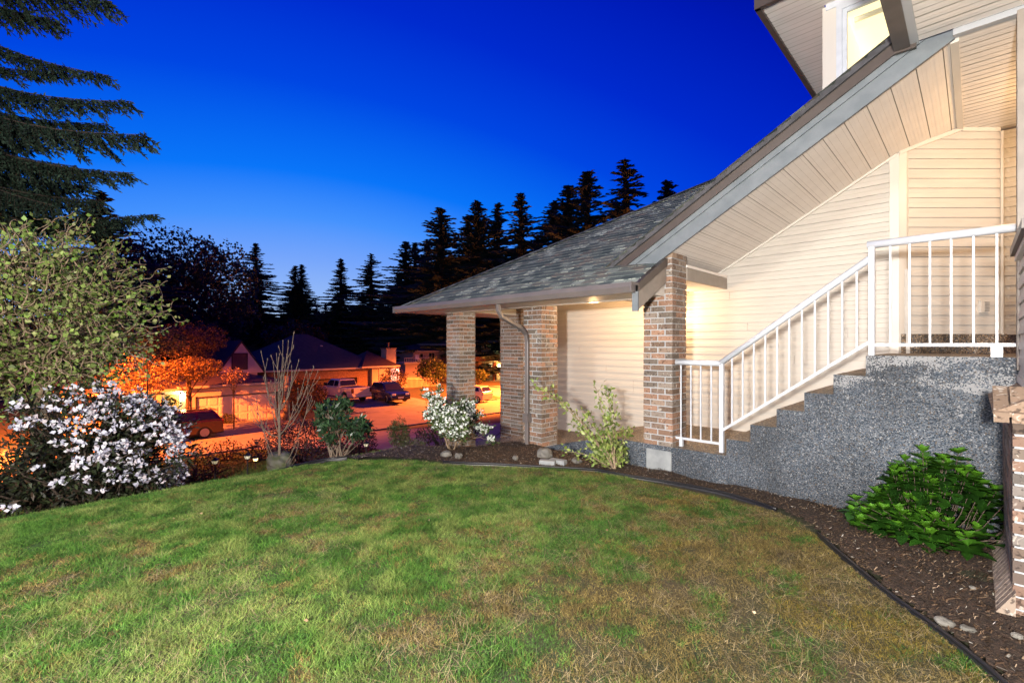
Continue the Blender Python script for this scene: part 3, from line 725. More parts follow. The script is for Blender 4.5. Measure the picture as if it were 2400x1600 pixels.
tag(np_mesh('bark_chips', V, np.arange(4*n).reshape(-1, 4), M['leaf'], col=col), 'loose brown bark chips scattered over the mulch bed', 'bark chips', kind='stuff')
def edging(name, pts, label, h=.035, zo=.0):
    mb = MB(); pts = [Vector((p[0], p[1], float(H(p[0], p[1]))+zo+h+.006*math.sin(i*.35))) for i, p in enumerate(pts)]
    mb.tube(pts, .013, 6); n0 = len(mb.v)
    for p in pts: mb.v += [(p.x+.003, p.y+.003, p.z), (p.x+.003, p.y+.003, p.z-.08), (p.x-.003, p.y-.003, p.z-.08), (p.x-.003, p.y-.003, p.z)]
    for i in range(len(pts)-1):
        for k in range(4): a = n0+4*i+k; b = n0+4*i+(k+1) % 4; mb.f.append((a, b, b+4, a+4)); mb.m.append(0)
    return tag(mb.build(name, M['plastic'], smooth=True), label, 'edging', 'black plastic lawn edging strips')
edging('lawn_edging', EX[10:62], 'long black plastic edging between the lawn and the bed below the stairs')
edging('lawn_edging', EX[68:], 'black plastic edging curving along the mulch at the lower right')
cr = [on_ground(u, v) for u, v in ((585, 1107), (640, 1100), (700, 1092), (760, 1086), (812, 1080))]
edging('lawn_edging', [(p.x, p.y) for p in cr], 'black plastic edging past the mossy boulder at the far lawn edge', h=.06)

# ------------------------------------------------------------------ grass
def grass(name, x, y, hgt, w, cols, label, lean=.5, zoff=0):
    n = len(x); z = H(x, y)+zoff-.005; a = rng.uniform(0, 2*np.pi, n); ln = rng.uniform(.1, lean, n)*hgt*2; b = rng.uniform(0, 2*np.pi, n)
    dx = np.cos(a)*w; dy = np.sin(a)*w; lx = np.cos(b)*ln; ly = np.sin(b)*ln
    v0 = np.stack([x-dx, y-dy, z], -1); v1 = np.stack([x+dx, y+dy, z], -1); v2 = np.stack([x+lx, y+ly, z+hgt], -1)
    V = np.stack([v0, v1, v2], 1).reshape(-1, 3)
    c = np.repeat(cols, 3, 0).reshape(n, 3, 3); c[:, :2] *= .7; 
    return tag(np_mesh(name, V, np.arange(3*n).reshape(-1, 3), M['grassblade'], col=c.reshape(-1, 3)), label, 'grass', kind='stuff')
def lawn_cols(x, y):
    n = len(x)
    px_ = (.712*x+.702*y)/np.maximum(-.702*x+.712*y, .3)          # bearing, used only to place the dry side of the lawn
    dry = fbm(x*1.8, y*1.8, 21)*.55 + .75*fbm(x*5.2, y*5.2, 22) + .6*fbm(x*17, y*17, 31)
    bias = ss(-3.3, -.3, x+y*.12-.1)
    t = ss(.82, 1.22, dry + .30*bias - .10)
    g1 = np.array((.026, .098, .016)); g2 = np.array((.11, .235, .032)); d1 = np.array((.31, .245, .08)); d2 = np.array((.12, .08, .028)); moss = np.array((.23, .17, .016))
    r = rng.uniform(0, 1, (n, 1)); gcol = g1*(1-r)+g2*r; mo = ss(.52, .66, fbm(x*1.5, y*1.5, 44))[:, None]*bias[:, None]
    dcol = d1*(1-r)+d2*r; dcol = dcol*(1-mo*.6)+moss*mo*.6
    light = np.array((.26, .31, .085)); lp = ss(.42, .60, (.45*fbm(x*2.6+3, y*2.6, 55)+.55*fbm(x*8, y*8, 56)))[:, None]*(1-bias[:, None])*rng.uniform(0, 1.25, (n, 1)).clip(0, 1); gcol = gcol*(1-lp)+light*lp
    pick = (rng.uniform(0, 1, n) < t)[:, None]
    return np.where(pick, dcol, gcol)*rng.uniform(.45, 1.55, (n, 1))*(.40+1.15*fbm(x*9, y*9, 61))[:, None]*(1-.34*bias[:, None]), t
def scatter(n, x0, x1, y0, y1):
    x = rng.uniform(x0, x1, n); y = rng.uniform(y0, y1, n); d = -.702*x+.712*y; r = .712*x+.702*y
    ok = inside_lawn(x, y) & (d > 1.9) & (np.abs(r) < d*1.2+.3); return x[ok], y[ok]
x, y = scatter(1500000, -7.0, 1.2, -1.6, 5.0)
d = -.702*x+.712*y; keepp = rng.uniform(0, 1, len(x)) < np.clip(4.2/d, 0, 1)**1.3; x = x[keepp]; y = y[keepp]
c, t = lawn_cols(x, y); tuft = fbm(x*7, y*7, 71)
hg = (.010+.038*tuft*rng.uniform(.3, 1.4, len(x)))*(1-.35*t)
dd = -.702*x+.712*y
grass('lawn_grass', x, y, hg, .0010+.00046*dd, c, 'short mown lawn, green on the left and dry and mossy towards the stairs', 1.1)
print('blades', len(x))
# pale dead straw
x, y = scatter(60000, -5.5, 1.2, -1, 4.9); b = fbm(x*2.5, y*2.5, 91) > .5; x = x[b]; y = y[b]; n = len(x)
c = np.array((.34, .27, .16))*rng.uniform(.6, 1.2, (n, 1)); grass('dry_straw', x, y, rng.uniform(.008, .04, n), .0016, c, 'pale dead straw lying in the dry half of the lawn', 2.6, .008)
# bank beyond the lawn
x = rng.uniform(-24, -6.6, 160000); y = rng.uniform(-2, 7.0, 160000); ok = ~inside_lawn(x, y) & ~((y > 5.2) & (x > -8)); x = x[ok]; y = y[ok]; n = len(x)
c = np.array((.11, .19, .04))*rng.uniform(.5, 1.6, (n, 1)); grass('bank_grass', x, y, rng.uniform(.02, .07, n), .008, c, 'rough grass on the bank falling from the lawn to the street')

# ------------------------------------------------------------------ foliage tools
def leaf_geo(Pn, size, aspect=.45, dirs=None, dj=1.0, fold=.15):
    """diamond leaves at Pn; returns verts (n*4,3), faces"""
    n = len(Pn); d = rng.normal(size=(n, 3))
    if dirs is not None: d = dirs + d*dj
    d /= np.linalg.norm(d, axis=1)[:, None]+1e-9
    r = rng.normal(size=(n, 3)); s = np.cross(d, r); s /= np.linalg.norm(s, axis=1)[:, None]+1e-9
    up = np.cross(d, s)
    sz = (size if np.ndim(size) else np.full(n, size))[:, None]
    m = Pn + d*sz*.45
    V = np.stack([Pn, m+s*sz*aspect*.5+up*sz*fold*.3, Pn+d*sz-up*sz*fold*.4, m-s*sz*aspect*.5+up*sz*fold*.3], 1).reshape(-1, 3)
    return V, np.arange(4*n).reshape(-1, 4)
def leafcol(n, pal, var=.35, per=4):
    pal = np.array(pal); c = pal[rng.integers(len(pal), size=n)]*rng.uniform(1-var, 1+var, (n, 1)); return np.repeat(c, per, 0)
def rand_dir(): v = Vector(rng.normal(size=3)); return v.normalized()
def grow(p, d, L, r, depth, out, tips, spread=.6, curl=.25, segs=5, kids=3, shrink=.68, up=.1, droop=0):
    pts = [p.copy()]; dd = d.normalized(); q = p.copy()
    for i in range(segs):
        dd = (dd + rand_dir()*curl + Vector((0, 0, up)) - Vector((0, 0, droop*i/segs))).normalized(); q = q + dd*(L/segs); pts.append(q.copy())
    out.append((pts, [max(r*(1-.6*i/segs), .0015) for i in range(segs+1)]))
    if depth <= 0:
        tips.extend([(a, dd) for a in pts[1:]]); return
    for k in range(kids):
        i = min(len(pts)-1, int(segs*(.4+.6*(k+1)/kids)+.3)); nd = (dd + rand_dir()*spread).normalized()
        grow(pts[i], nd, L*shrink*rng.uniform(.75, 1.2), r*.5, depth-1, out, tips, spread, curl, segs, kids, shrink, up, droop)
def twigs(out, name, m, parent, k=4, minr=0):
    mb = MB()
    for pts, rad in out: mb.tube(pts, [max(x, minr) for x in rad], k if rad[0] < .02 else 7, cap=False)
    return mb.build(name, m, parent, smooth=True)
def tipmesh(name, tips, per, size, pal, m, parent, jit=.05, aspect=.45, dj=.9, var=.35):
    A = np.array([t[0] for t in tips]); D = np.array([t[1] for t in tips]); A = np.repeat(A, per, 0)+rng.normal(size=(len(A)*per, 3))*jit; D = np.repeat(D, per, 0)
    V, F = leaf_geo(A, size*rng.uniform(.6, 1.3, len(A)), aspect, D, dj); return np_mesh(name, V, F, m, parent, leafcol(len(A), pal, var))

n = 45; x = rng.uniform(-5.5, .6, n); y = rng.uniform(.8, 4.6, n); ok = inside_lawn(x, y); x = x[ok]; y = y[ok]; n = len(x)
V, F = leaf_geo(np.stack([x, y, H(x, y)+.035], -1), rng.uniform(.012, .03, n), .7, rng.normal(size=(n, 3))*np.array((1, 1, .15)), .1, .3)
tag(np_mesh('leaf_litter', V, F, M['leaf'], col=leafcol(n, [(.30, .20, .12), (.20, .12, .07), (.25, .18, .10)])), 'few dry fallen leaves lying on the lawn', 'leaf litter', kind='stuff')

# ------------------------------------------------------------------ garden plants
def shrub(name, label, cat, base, stems, L, r, depth, pal, size, per, parent_group=None, spread=.6, curl=.25, kids=3, m='leaf', tw='bark', aspect=.45, jit=.04, tiltout=.6, up=.1, droop=0, shrink=.68, segs=5, dj=.9, minr=.002):
    t = thing(name, label, cat, tuple(base), parent_group); out = []; tips = []
    for s in range(stems):
        a = 2*math.pi*(s+rng.uniform(-.3, .3))/max(stems, 1)
        d = Vector((math.cos(a)*tiltout, math.sin(a)*tiltout, 1)).normalized() if stems > 1 else Vector((0, 0, 1))
        grow(Vector(base)+Vector((math.cos(a), math.sin(a), 0))*.03, d, L*rng.uniform(.8, 1.15), r, depth, out, tips, spread, curl, segs, kids, shrink, up, droop)
    twigs(out, 'stems', M[tw], t, minr=minr)
    if per: tipmesh('leaves', tips, per, size, pal, M[m], t, jit, aspect, dj)
    return t, out, tips
GREENS = [(.10, .20, .03), (.16, .28, .05), (.07, .13, .03), (.20, .30, .08)]
# hydrangea under the landing: broad whorled leaves
hy = thing('hydrangea', 'broad leaved dark green hydrangea against the aggregate stair wall', 'shrub', tuple(G(2190, 1270, -1.6)))
hb = org(hy); out = []; Vs = []; Cs = []
for i in range(84):
    a = rng.uniform(0, 2*np.pi); rr = math.sqrt(rng.uniform(0, 1))
    ex, ey = math.cos(a)*rr*.62, math.sin(a)*rr*.30
    top = hb + Vector((.712*ex-.702*ey+.03, .702*ex*.35+.712*ey*.5+.10, .12+(1-rr**2)*.60*rng.uniform(.75, 1.1)+rng.uniform(-.02, .05)))
    top.y = min(top.y, 5.36)
    if i % 3 == 0: top = hb + Vector((rng.uniform(-.62, .50), rng.uniform(-.28, .05), rng.uniform(.06, .26)))
    pts = [hb+Vector((ex*.2, .05, 0)), (hb+top)/2+Vector((ex*.15, 0, -.03)), top]
    out.append((pts, [.005, .004, .003]))
    for w in range(4):
        c0 = np.array(top) - np.array((0, 0, w*.055)); nl = 5 if w < 3 else 3; off = w*.7+rng.uniform(0, 1)
        for k in range(nl):
            an = off+2*np.pi*k/nl; tilt = (.9, .45, .1, -.15)[w]+rng.uniform(-.2, .2)
            d = np.array((math.cos(an)*math.cos(tilt), math.sin(an)*math.cos(tilt), math.sin(tilt))); L = (.075, .115, .145, .13)[w]*rng.uniform(.8, 1.15)
            s = np.cross(d, (0, 0, 1)); s /= np.linalg.norm(s)+1e-6; u2 = np.cross(s, d)
            w0 = L*.33
            q = [c0, c0+d*L*.3+s*w0*.8+u2*.012, c0+d*L*.62+s*w0*.85+u2*.008, c0+d*L-u2*L*.16, c0+d*L*.62-s*w0*.85+u2*.008, c0+d*L*.3-s*w0*.8+u2*.012]
            mid = [c0+d*L*.3-u2*.004, c0+d*L*.62-u2*.012]
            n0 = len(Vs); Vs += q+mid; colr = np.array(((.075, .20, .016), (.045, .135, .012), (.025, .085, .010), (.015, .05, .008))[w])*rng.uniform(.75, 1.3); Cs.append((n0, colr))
F = []
col = np.zeros((len(Vs), 3))
for n0, cl in Cs:
    F += [(n0, n0+1, n0+6, n0+5), (n0+1, n0+2, n0+7, n0+6), (n0+2, n0+3, n0+4, n0+7), (n0+6, n0+7, n0+4, n0+5)]; col[n0:n0+8] = cl
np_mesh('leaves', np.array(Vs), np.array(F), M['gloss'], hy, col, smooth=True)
for k in range(2):
    a = hb+Vector((0, 0, .02)); e = hb+Vector((rng.uniform(-.75, .4), rng.uniform(-.1, .1), rng.uniform(.0, .12))); out.append(([a, (a+e)/2+Vector((0, 0, .04)), e], [.007, .006, .004]))
twigs(out, 'stems', M['bark'], hy)
# open green shrub in front of the garage wall
b0 = G(1442, 1104, -1.6); b0.z = float(H(b0.x, b0.y))
shr = thing('young_shrub', 'open light green shrub with arching stems before the garage siding', 'shrub', tuple(b0)); out = []; tips = []
for (u, v, dd) in ((1262, 905, 6.3), (1300, 930, 6.4), (1395, 905, 6.5), (1425, 925, 6.5), (1375, 980, 6.3), (1350, 1000, 6.3), (1470, 1010, 6.4), (1440, 960, 6.4), (1400, 1030, 6.2), (1465, 1050, 6.2), (1335, 1060, 6.2), (1420, 990, 6.3), (1385, 1050, 6.2), (1450, 1065, 6.1), (1410, 1075, 6.1), (1430, 1040, 6.2), (1375, 1020, 6.3)):
    e = P(u, v, dd); L = (e-b0).length; n = 8; pts = []
    for i in range(n+1):
        t = i/n; p = b0.lerp(e, t); p.z += .10*math.sin(math.pi*t)*L; p += rand_dir()*.012*min(i, 1); pts.append(p)
    out.append((pts, [.007*(1-.75*i/n)+.0015 for i in range(n+1)]))
    for i in range(2, n+1):
        tips.append((pts[i], (pts[i]-pts[i-1]).normalized()))
        if rng.uniform() < .75:
            q = pts[i]; dd2 = ((pts[i]-pts[i-1]).normalized()+rand_dir()*.9).normalized(); pp = [q, q+dd2*.06, q+dd2*.11+Vector((0, 0, .01))]; out.append((pp, [.003, .002, .0015])); tips += [(x, dd2) for x in pp[1:]]
twigs(out, 'stems', M['tan'], shr)
tipmesh('leaves', tips, 4, .062, [(.22, .30, .06), (.30, .36, .10), (.15, .22, .05), (.34, .40, .14)], M['leaf'], shr, .022, .62, .8)
# white flowering azalea at the corner pillar
b0 = G(1060, 1068, -1.70); b0.z = float(H(b0.x, b0.y))
az, out, tips = shrub('azalea', 'rounded white flowering shrub at the foot of the porch corner pillar', 'shrub', b0, 7, .40, .016, 3, [(.06, .10, .02), (.10, .16, .04), (.04, .07, .02)], .055, 3, spread=.75, curl=.3, kids=4, tw='tan', jit=.035, tiltout=1.0, up=.07, shrink=.66, aspect=.4)
def truss(name, pts, r, petals, pal, parent, size, dense=1.0):
    A = []; D = []
    for p in pts:
        k = petals; d = rng.normal(size=(k, 3)); d[:, 2] = np.abs(d[:, 2])*.6+.1; d /= np.linalg.norm(d, axis=1)[:, None]
        A.append(np.array(p)+d*r*.35); D.append(d)
    A = np.vstack(A); D = np.vstack(D); V, F = leaf_geo(A, size*rng.uniform(.7, 1.3, len(A)), .85, D, .5, .3)
    return np_mesh(name, V, F, M['petal'], parent, leafcol(len(A), pal, .12))
ft = [t[0] for t in tips if rng.uniform() < .34]
truss('flowers', ft, .05, 6, [(.80, .84, .78), (.72, .80, .72), (.85, .86, .84)], az, .045)
# purple shrub, mossy boulder, bare sapling, leaning rhododendron, low juniper
def cloud_shrub(name, label, cat, center, rad, n, size, pal, m='leaf', aspect=.5, hollow=.35, lump=.3, trunkr=.03, group=None, stems=14, fl=None):
    """leaf mass filling a lumpy ellipsoid, with stems from its foot"""
    c = np.array(center); rad = np.array(rad); base = (c[0], c[1], float(H(c[0], c[1])))
    t = thing(name, label, cat, base, group)
    d = rng.normal(size=(n, 3)); d /= np.linalg.norm(d, axis=1)[:, None]
    rr = (hollow+(1-hollow)*rng.uniform(0, 1, n)**.6)
    az_ = np.arctan2(d[:, 1], d[:, 0]); f = 1 + lump*(fbm(az_*1.8+10, d[:, 2]*3+10, int(abs(c[0]*7)) % 50)-.5)*2
    p = c + d*rad*(rr*f)[:, None]
    cl = fbm(p[:, 0]*3.1/rad.mean()+9, p[:, 2]*3.1/rad.mean()+p[:, 1]*2/rad.mean()+9, 5); k = cl > .40; p = p[k]; d = d[k]
    g = H(p[:, 0], p[:, 1]); k = p[:, 2] > g+.02; p = p[k]; d = d[k]
    V, F = leaf_geo(p, size*rng.uniform(.6, 1.3, len(p)), aspect, d*.6+np.array((0, 0, .3)), .7); np_mesh('leaves', V, F, M[m], t, leafcol(len(p), pal))
    mb = MB()
    for i in range(stems):
        e = Vector(c + rng.normal(size=3)*rad*.5); b = Vector(base); mid = b.lerp(e, .5)+Vector((rng.normal()*.15*rad[0], rng.normal()*.15*rad[1], 0))
        mb.tube([b, mid, e], [trunkr, trunkr*.6, trunkr*.25], 5, cap=False)
    mb.build('stems', M['bark'], t, smooth=True)
    return t, p
def rel(u, v, d): return tuple(P(u, v, d))
DG = [(.03, .055, .02), (.045, .08, .025), (.02, .035, .012)]
PU = [(.055, .02, .03), (.08, .03, .04), (.03, .012, .02)]
cloud_shrub('purple_shrub', 'broad low purple leaved shrub behind the bare sapling', 'shrub', rel(715, 1035, 11.5), (1.25, .9, .55), 6500, .06, PU)
cloud_shrub('purple_shrub', 'small dark purple shrub right of the leaning rhododendron stems', 'shrub', rel(830, 1030, 12.5), (.7, .6, .5), 2500, .06, PU)
cloud_shrub('low_shrub', 'low dark reddish shrub right of the white rhododendron', 'shrub', rel(455, 1098, 9.6), (.55, .5, .30), 1800, .05, [(.035, .02, .02), (.04, .04, .02)])
cloud_shrub('low_shrub', 'thin twiggy shrub above the two path lanterns by the kerb', 'shrub', rel(530, 1058, 16), (.8, .5, .4), 700, .07, [(.05, .045, .02), (.05, .06, .02)])
cloud_shrub('low_shrub', 'small green brown shrub behind the glowing path lantern', 'shrub', rel(610, 1058, 14), (.6, .5, .35), 1200, .06, [(.06, .05, .015), (.04, .05, .02)])
cloud_shrub('hedge', 'dark low hedge on the bank seen between two brick pillars', 'hedge', (-8.6, 6.7, -2.0), (.5, 1.0, .22), 2500, .05, [(.05, .03, .015), (.03, .04, .015)])
def boulder(name, label, c, rad, m, seed, cat='rock', moss=None, group=None):
    mb = MB(); nu, nv = 12, 8; r2 = np.random.default_rng(seed); off = r2.uniform(0, 50)
    pts = []
    for j in range(nv+1):
        ph = math.pi*j/nv
        for i in range(nu):
            th = 2*math.pi*i/nu; d = (math.cos(th)*math.sin(ph), math.sin(th)*math.sin(ph), math.cos(ph))
            f = 1+.35*(float(fbm(np.array(d[0]*1.7+off), np.array(d[1]*1.7+d[2]*1.3+off), seed))-.5)*2
            sq = 1/max(abs(d[0]), abs(d[1]), abs(d[2]))*.35+.65
            pts.append((c[0]+d[0]*rad[0]*f*sq*.85, c[1]+d[1]*rad[1]*f*sq*.85, c[2]+d[2]*rad[2]*f*sq*.85))
    mb.v = pts
    for j in range(nv):
        for i in range(nu):
            a = j*nu+i; b = j*nu+(i+1) % nu; mb.f.append((a, b, b+nu, a+nu)); mb.m.append(0)
    o = mb.build(name, m, None, smooth=False); return tag(o, label, cat, group)
M['mossy'] = mat('mossy_rock', (.10, .12, .035), .95, (.22, .21, .18), 5, .4, 30)
p = P(658, 1082, 9.6); boulder('boulder', 'mossy boulder at the foot of the bare sapling', p, (.30, .28, .25), M['mossy'], 3)
for (u, v, rx, rz, lab, m_, s_) in ((1277, 1073, .13, .10, 'pale rounded rock at the foot of the downspout pillar', 'stone', 5), (1208, 1078, .05, .035, 'small grey rock left of the downspout foot', 'stone', 6), (1352, 1085, .09, .04, 'flat tan rock under the young green shrub', 'stone', 8), (2213, 1468, .05, .022, 'rounded grey green stone beside the black edging', 'stone', 9), (2268, 1483, .04, .014, 'flat pale stone lying right of the rounded stone', 'stone', 10), (2385, 1500, .03, .015, 'grey stone at the foot of the brick corner', 'stone', 11), (1075, 1075, .07, .05, 'brown rock below the azalea stems', 'stone', 12), (1045, 1070, .10, .05, 'low grey rock left of the azalea stems', 'stone', 13), (2280, 1385, .02, .012, 'tiny pale pebble on the mulch near the brick corner', 'stone', 14)):
    g = G(u, v, -1.59); boulder('rock', lab, (g.x, g.y, g.z+rz*.4+.02), (rx, rx*.8, rz), M[m_], s_)
g = G(1284, 1090, -1.59); T = Matrix.Translation((g.x, g.y, g.z)) @ Matrix.Rotation(.5, 4, 'Z')
tag(MB().box(-.11, .10, -.05, .05, .0, .07, T=T).build('paver', M['concrete'], bevel=.008), 'pale concrete block lying in front of the rounded rock', 'paver')
T = Matrix.Translation((g.x+.05, g.y+.14, g.z)) @ Matrix.Rotation(.2, 4, 'Z')
tag(MB().box(-.11, .12, -.05, .05, .0, .065, T=T).build('paver', M['concrete'], bevel=.008), 'pale concrete block behind the front block by the rock', 'paver')
# bare sapling
b0 = P(655, 1086, 9.5); b0.z = float(H(b0.x, b0.y)); sp = thing('bare_sapling', 'leafless pale sapling with upright forked twigs and swollen buds', 'tree', tuple(b0)); out = []; tips = []
tr = [b0, P(655, 1020, 9.5), P(654, 960, 9.5), P(657, 915, 9.5)]; out.append((tr, [.032, .026, .022, .018]))
for (s_, u, v) in ((2, 688, 782), (2, 663, 800), (1, 612, 825), (2, 676, 800), (1, 640, 850), (2, 700, 845), (1, 735, 860), (1, 718, 870), (2, 620, 880), (0, 600, 935), (1, 745, 870), (2, 690, 870), (0, 610, 975), (2, 648, 830), (1, 590, 960), (0, 730, 930), (3, 665, 840), (0, 700, 1040)):
    s0 = tr[s_]; e = P(u, v, 9.5+rng.uniform(-.35, .35)); pts = [s0.lerp(e, t)+Vector((0, 0, -.18*math.sin(math.pi*t)))+rand_dir()*.02*(0 < t < 1) for t in np.linspace(0, 1, 7)]
    out.append((pts, list(np.linspace(.013, .005, 7)))); tips.append(e)
    for k in range(5):
        i = rng.integers(2, 6); q = pts[i]; dd = ((e-s0).normalized()+rand_dir()*.6+Vector((0, 0, .3))).normalized(); l = rng.uniform(.12, .32)
        pp = [q, q+dd*l*.5, q+dd*l+Vector((0, 0, .04))]; out.append((pp, [.007, .005, .004])); tips.append(pp[-1])
for e in tips: out.append(([e-Vector((0, 0, .02)), e, e+Vector((0, 0, .02)), e+Vector((0, 0, .035))], [.004, .010, .007, .002]))
twigs(out, 'branches', M['paletwig'], sp)
# leaning rhododendron
b0 = P(775, 1078, 9.2); b0.z = float(H(b0.x, b0.y)); rh = thing('rhododendron', 'tall leaning green rhododendron with bare lower stems by the path lantern', 'shrub', tuple(b0)); out = []; tips = []
for (u, v) in ((765, 962), (785, 962), (800, 952), (820, 985), (760, 990), (845, 1012), (835, 1022), (850, 1003), (775, 1010), (790, 995), (755, 972), (815, 1000), (770, 1020), (838, 995), (808, 962), (783, 980)):
    e = P(u, v, 9.2+rng.uniform(-.4, .4)); bb = b0+Vector((rng.uniform(-.1, .3), rng.uniform(-.1, .2), 0)); pts = [bb.lerp(e, t)+rand_dir()*.03*(0 < t < 1)+Vector((0, 0, .0)) for t in np.linspace(0, 1, 7)]
    out.append((pts, list(np.linspace(.02, .006, 7))))
    for k in range(7):
        q = e+rand_dir()*.13; out.append(([pts[5], q], [.006, .004])); tips += [(q, Vector((0, 0, 1)))]*4
for (u, v) in ((850, 1018), (845, 1035), (838, 1062), (800, 1070)): e = P(u, v, 9); out.append(([b0, b0.lerp(e, .5)+rand_dir()*.05, e], [.015, .011, .006]))
twigs(out, 'stems', M['paletwig'], rh)
tipmesh('leaves', tips, 5, .125, [(.045, .10, .045), (.07, .14, .06), (.03, .06, .03)], M['gloss'], rh, .02, .28, 1.2)
cloud_shrub('juniper', 'feathery green brown juniper leaning left of the azalea', 'shrub', rel(935, 1015, 8.8), (.20, .20, .30), 3200, .05, [(.07, .09, .03), (.10, .10, .04), (.05, .06, .02)], aspect=.2, trunkr=.012, stems=5)
cloud_shrub('juniper', 'low spreading juniper between the lawn and the azalea', 'shrub', rel(965, 1048, 8.5), (.32, .25, .16), 2400, .05, [(.07, .09, .03), (.09, .08, .04)], aspect=.2, trunkr=.01, stems=4)

# white lilac rhododendron at the left, filbert above it
rc = P(192, 1060, 6.3)
rt = thing('rhododendron', 'large rhododendron covered in white lilac blossom at the left lawn edge', 'shrub', (rc.x, rc.y, float(H(rc.x, rc.y)))); base = org(rt); out = []; tips = []
for k in range(46):
    a = rng.uniform(0, 2*np.pi); el_ = rng.uniform(.02, 1.35); e = rc+Vector((math.cos(a)*math.cos(el_)*1.2, math.sin(a)*math.cos(el_)*1.2, math.sin(el_)*.95-.28))
    b = base+Vector((rng.uniform(-.35, .35), rng.uniform(-.35, .35), 0)); pts = [b.lerp(e, t)+rand_dir()*.06*(0 < t < 1)+Vector((0, 0, -.12*math.sin(math.pi*t))) for t in np.linspace(0, 1, 8)]
    out.append((pts, list(np.linspace(.028, .006, 8))))
    for j in range(3, 8):
        for _ in range(3):
            q = pts[j]+rand_dir()*.16; out.append(([pts[j], q], [.005, .003])); tips.append((q, (q-rc).normalized()))
twigs(out, 'stems', M['bark'], rt)
tipmesh('leaves', tips, 30, .085, [(.022, .032, .014), (.035, .048, .018), (.05, .032, .02), (.018, .02, .011)], M['leaf'], rt, .07, .32, 1.0)
d = rng.normal(size=(2600, 3)); d /= np.linalg.norm(d, axis=1)[:, None]
q = np.array(rc)+np.array((0, 0, -.10))+d*np.array((1.2, 1.2, 1.0))*rng.uniform(.86, 1.04, (2600, 1))
R = .712*q[:, 0]+.702*q[:, 1]; D_ = -.702*q[:, 0]+.712*q[:, 1]
rside = (R-(.712*rc.x+.702*rc.y)) ; dens = ss(-.35, .9, rside)*.95+.04 + ss(.3, .9, d[:, 2])*.12*ss(-1, 0, rside)
dens *= (fbm(q[:, 0]*2.5+4, q[:, 2]*3+q[:, 1]*2, 12) > .50)*.85+.15
k = (rng.uniform(0, 1, len(q)) < dens*.62) & (q[:, 2] > H(q[:, 0], q[:, 1])+.12); q = q[k]
truss('flowers', q, .075, 8, [(.56, .58, .68), (.66, .66, .70), (.48, .48, .58), (.66, .60, .64)], rt, .052)
print('trusses', len(q))
# contorted filbert
fc_ = P(95, 735, 7.2); fb = thing('contorted_hazel', 'contorted hazel with curled twigs and small green leaves above the rhododendron', 'tree', (fc_.x, fc_.y, float(H(fc_.x, fc_.y)))); base = org(fb); out = []; tips = []
for k in range(5): out.append(([base+rand_dir()*.05, base.lerp(fc_, .5)+rand_dir()*.2, fc_+rand_dir()*.5-Vector((0, 0, .5))], [.06, .045, .03]))
for k in range(1250):
    dv = rng.normal(size=3); dv /= np.linalg.norm(dv); s0 = fc_+Vector(dv*np.array((1.3, 1.3, 1.25))*rng.uniform(.45, .95)*(1+.25*math.sin(dv[0]*5+dv[2]*4)))
    q = s0.copy(); dd = (Vector(dv)+rand_dir()*.5).normalized(); pts = [q.copy()]; ns = 11; ang = rng.uniform(0, 6.28); ax_ = dd.orthogonal().normalized()
    for i in range(ns):
        ang += rng.uniform(.5, 1.3)*(1 if k % 2 else -1); w = (Matrix.Rotation(ang, 3, dd) @ ax_); dd = (dd+w*.55+rand_dir()*.25).normalized(); q = q+dd*.055; pts.append(q.copy())
    out.append((pts, list(np.linspace(.011, .0042, ns+1)))); tips += [(x, dd) for x in pts[2::1]]
twigs(out, 'twigs', M['tan'], fb, k=3)
tipmesh('leaves', tips[::1], 1, .070, [(.17, .29, .05), (.27, .37, .09), (.32, .35, .13), (.13, .18, .045)], M['leaf'], fb, .035, .75, 1.2)
for dx_, (u, v, s_) in enumerate(((150, 560, .5), (260, 610, .5), (310, 640, .35), (60, 880, .45), (230, 800, .5))): pass

# path lanterns
lg = mat('lantern_glass', (.75, .72, .6), .4, emit=(1, .82, .45), estr=.35); lgl = mat('lantern_glow', (.8, .7, .5), .4, emit=(1, .7, .25), estr=5)
def lantern(u, vtop, vbase, d, label, glow=False, h=None):
    top = P(u, vtop-3, d); bz = float(H(top.x, top.y)); t = thing('path_lantern', label, 'garden light', (top.x, top.y, bz), 'small black path lanterns along the lawn edge')
    MB().tube([(top.x, top.y, bz), (top.x, top.y, top.z-.10)], .014, 6).build('post', M['plastic'], t)
    w = .048; z = top.z
    mb = MB(); mb.prism([(top.x-w*.62, top.y-w*.62, z-.10), (top.x+w*.62, top.y-w*.62, z-.10), (top.x+w*.62, top.y+w*.62, z-.10), (top.x-w*.62, top.y+w*.62, z-.10)], (0, 0, .006))
    mb.lathe([(.02, -.12), (.035, -.10)], (top.x, top.y, z), 6)
    for a in range(4):
        c_, s_ = (1, 1, -1, -1)[a], (1, -1, -1, 1)[a]; mb.bar((top.x+c_*w*.6, top.y+s_*w*.6, z-.10), (top.x+c_*w, top.y+s_*w, z-.03), .006, .006)
    mb.lathe([(w*1.45, -.036), (w*1.25, -.016), (.016, .012), (.006, .03)], (top.x, top.y, z), 4, T=None); mb.build('frame', M['plastic'], t)
    mb = MB(); mb.lathe([(w*.78, -.095), (w*1.2, -.034)], (top.x, top.y, z), 4); g_ = mb.build('lamp_glass', lgl if glow else lg, t)
    if glow: lamp('bulb', 'POINT', (top.x, top.y, z-.05), 1.2, (1, .65, .2), .03, t)
lantern(504, 1077, 1114, 8.6, 'leftmost path lantern, alone against the dark bank')
lantern(580, 1066, 1100, 9.0, 'path lantern left of the glowing one', )
lantern(599, 1073, 1096, 11.2, 'small path lantern glowing warm yellow', True)
lantern(779, 1052, 1074, 10.2, 'path lantern among the leaning rhododendron stems')
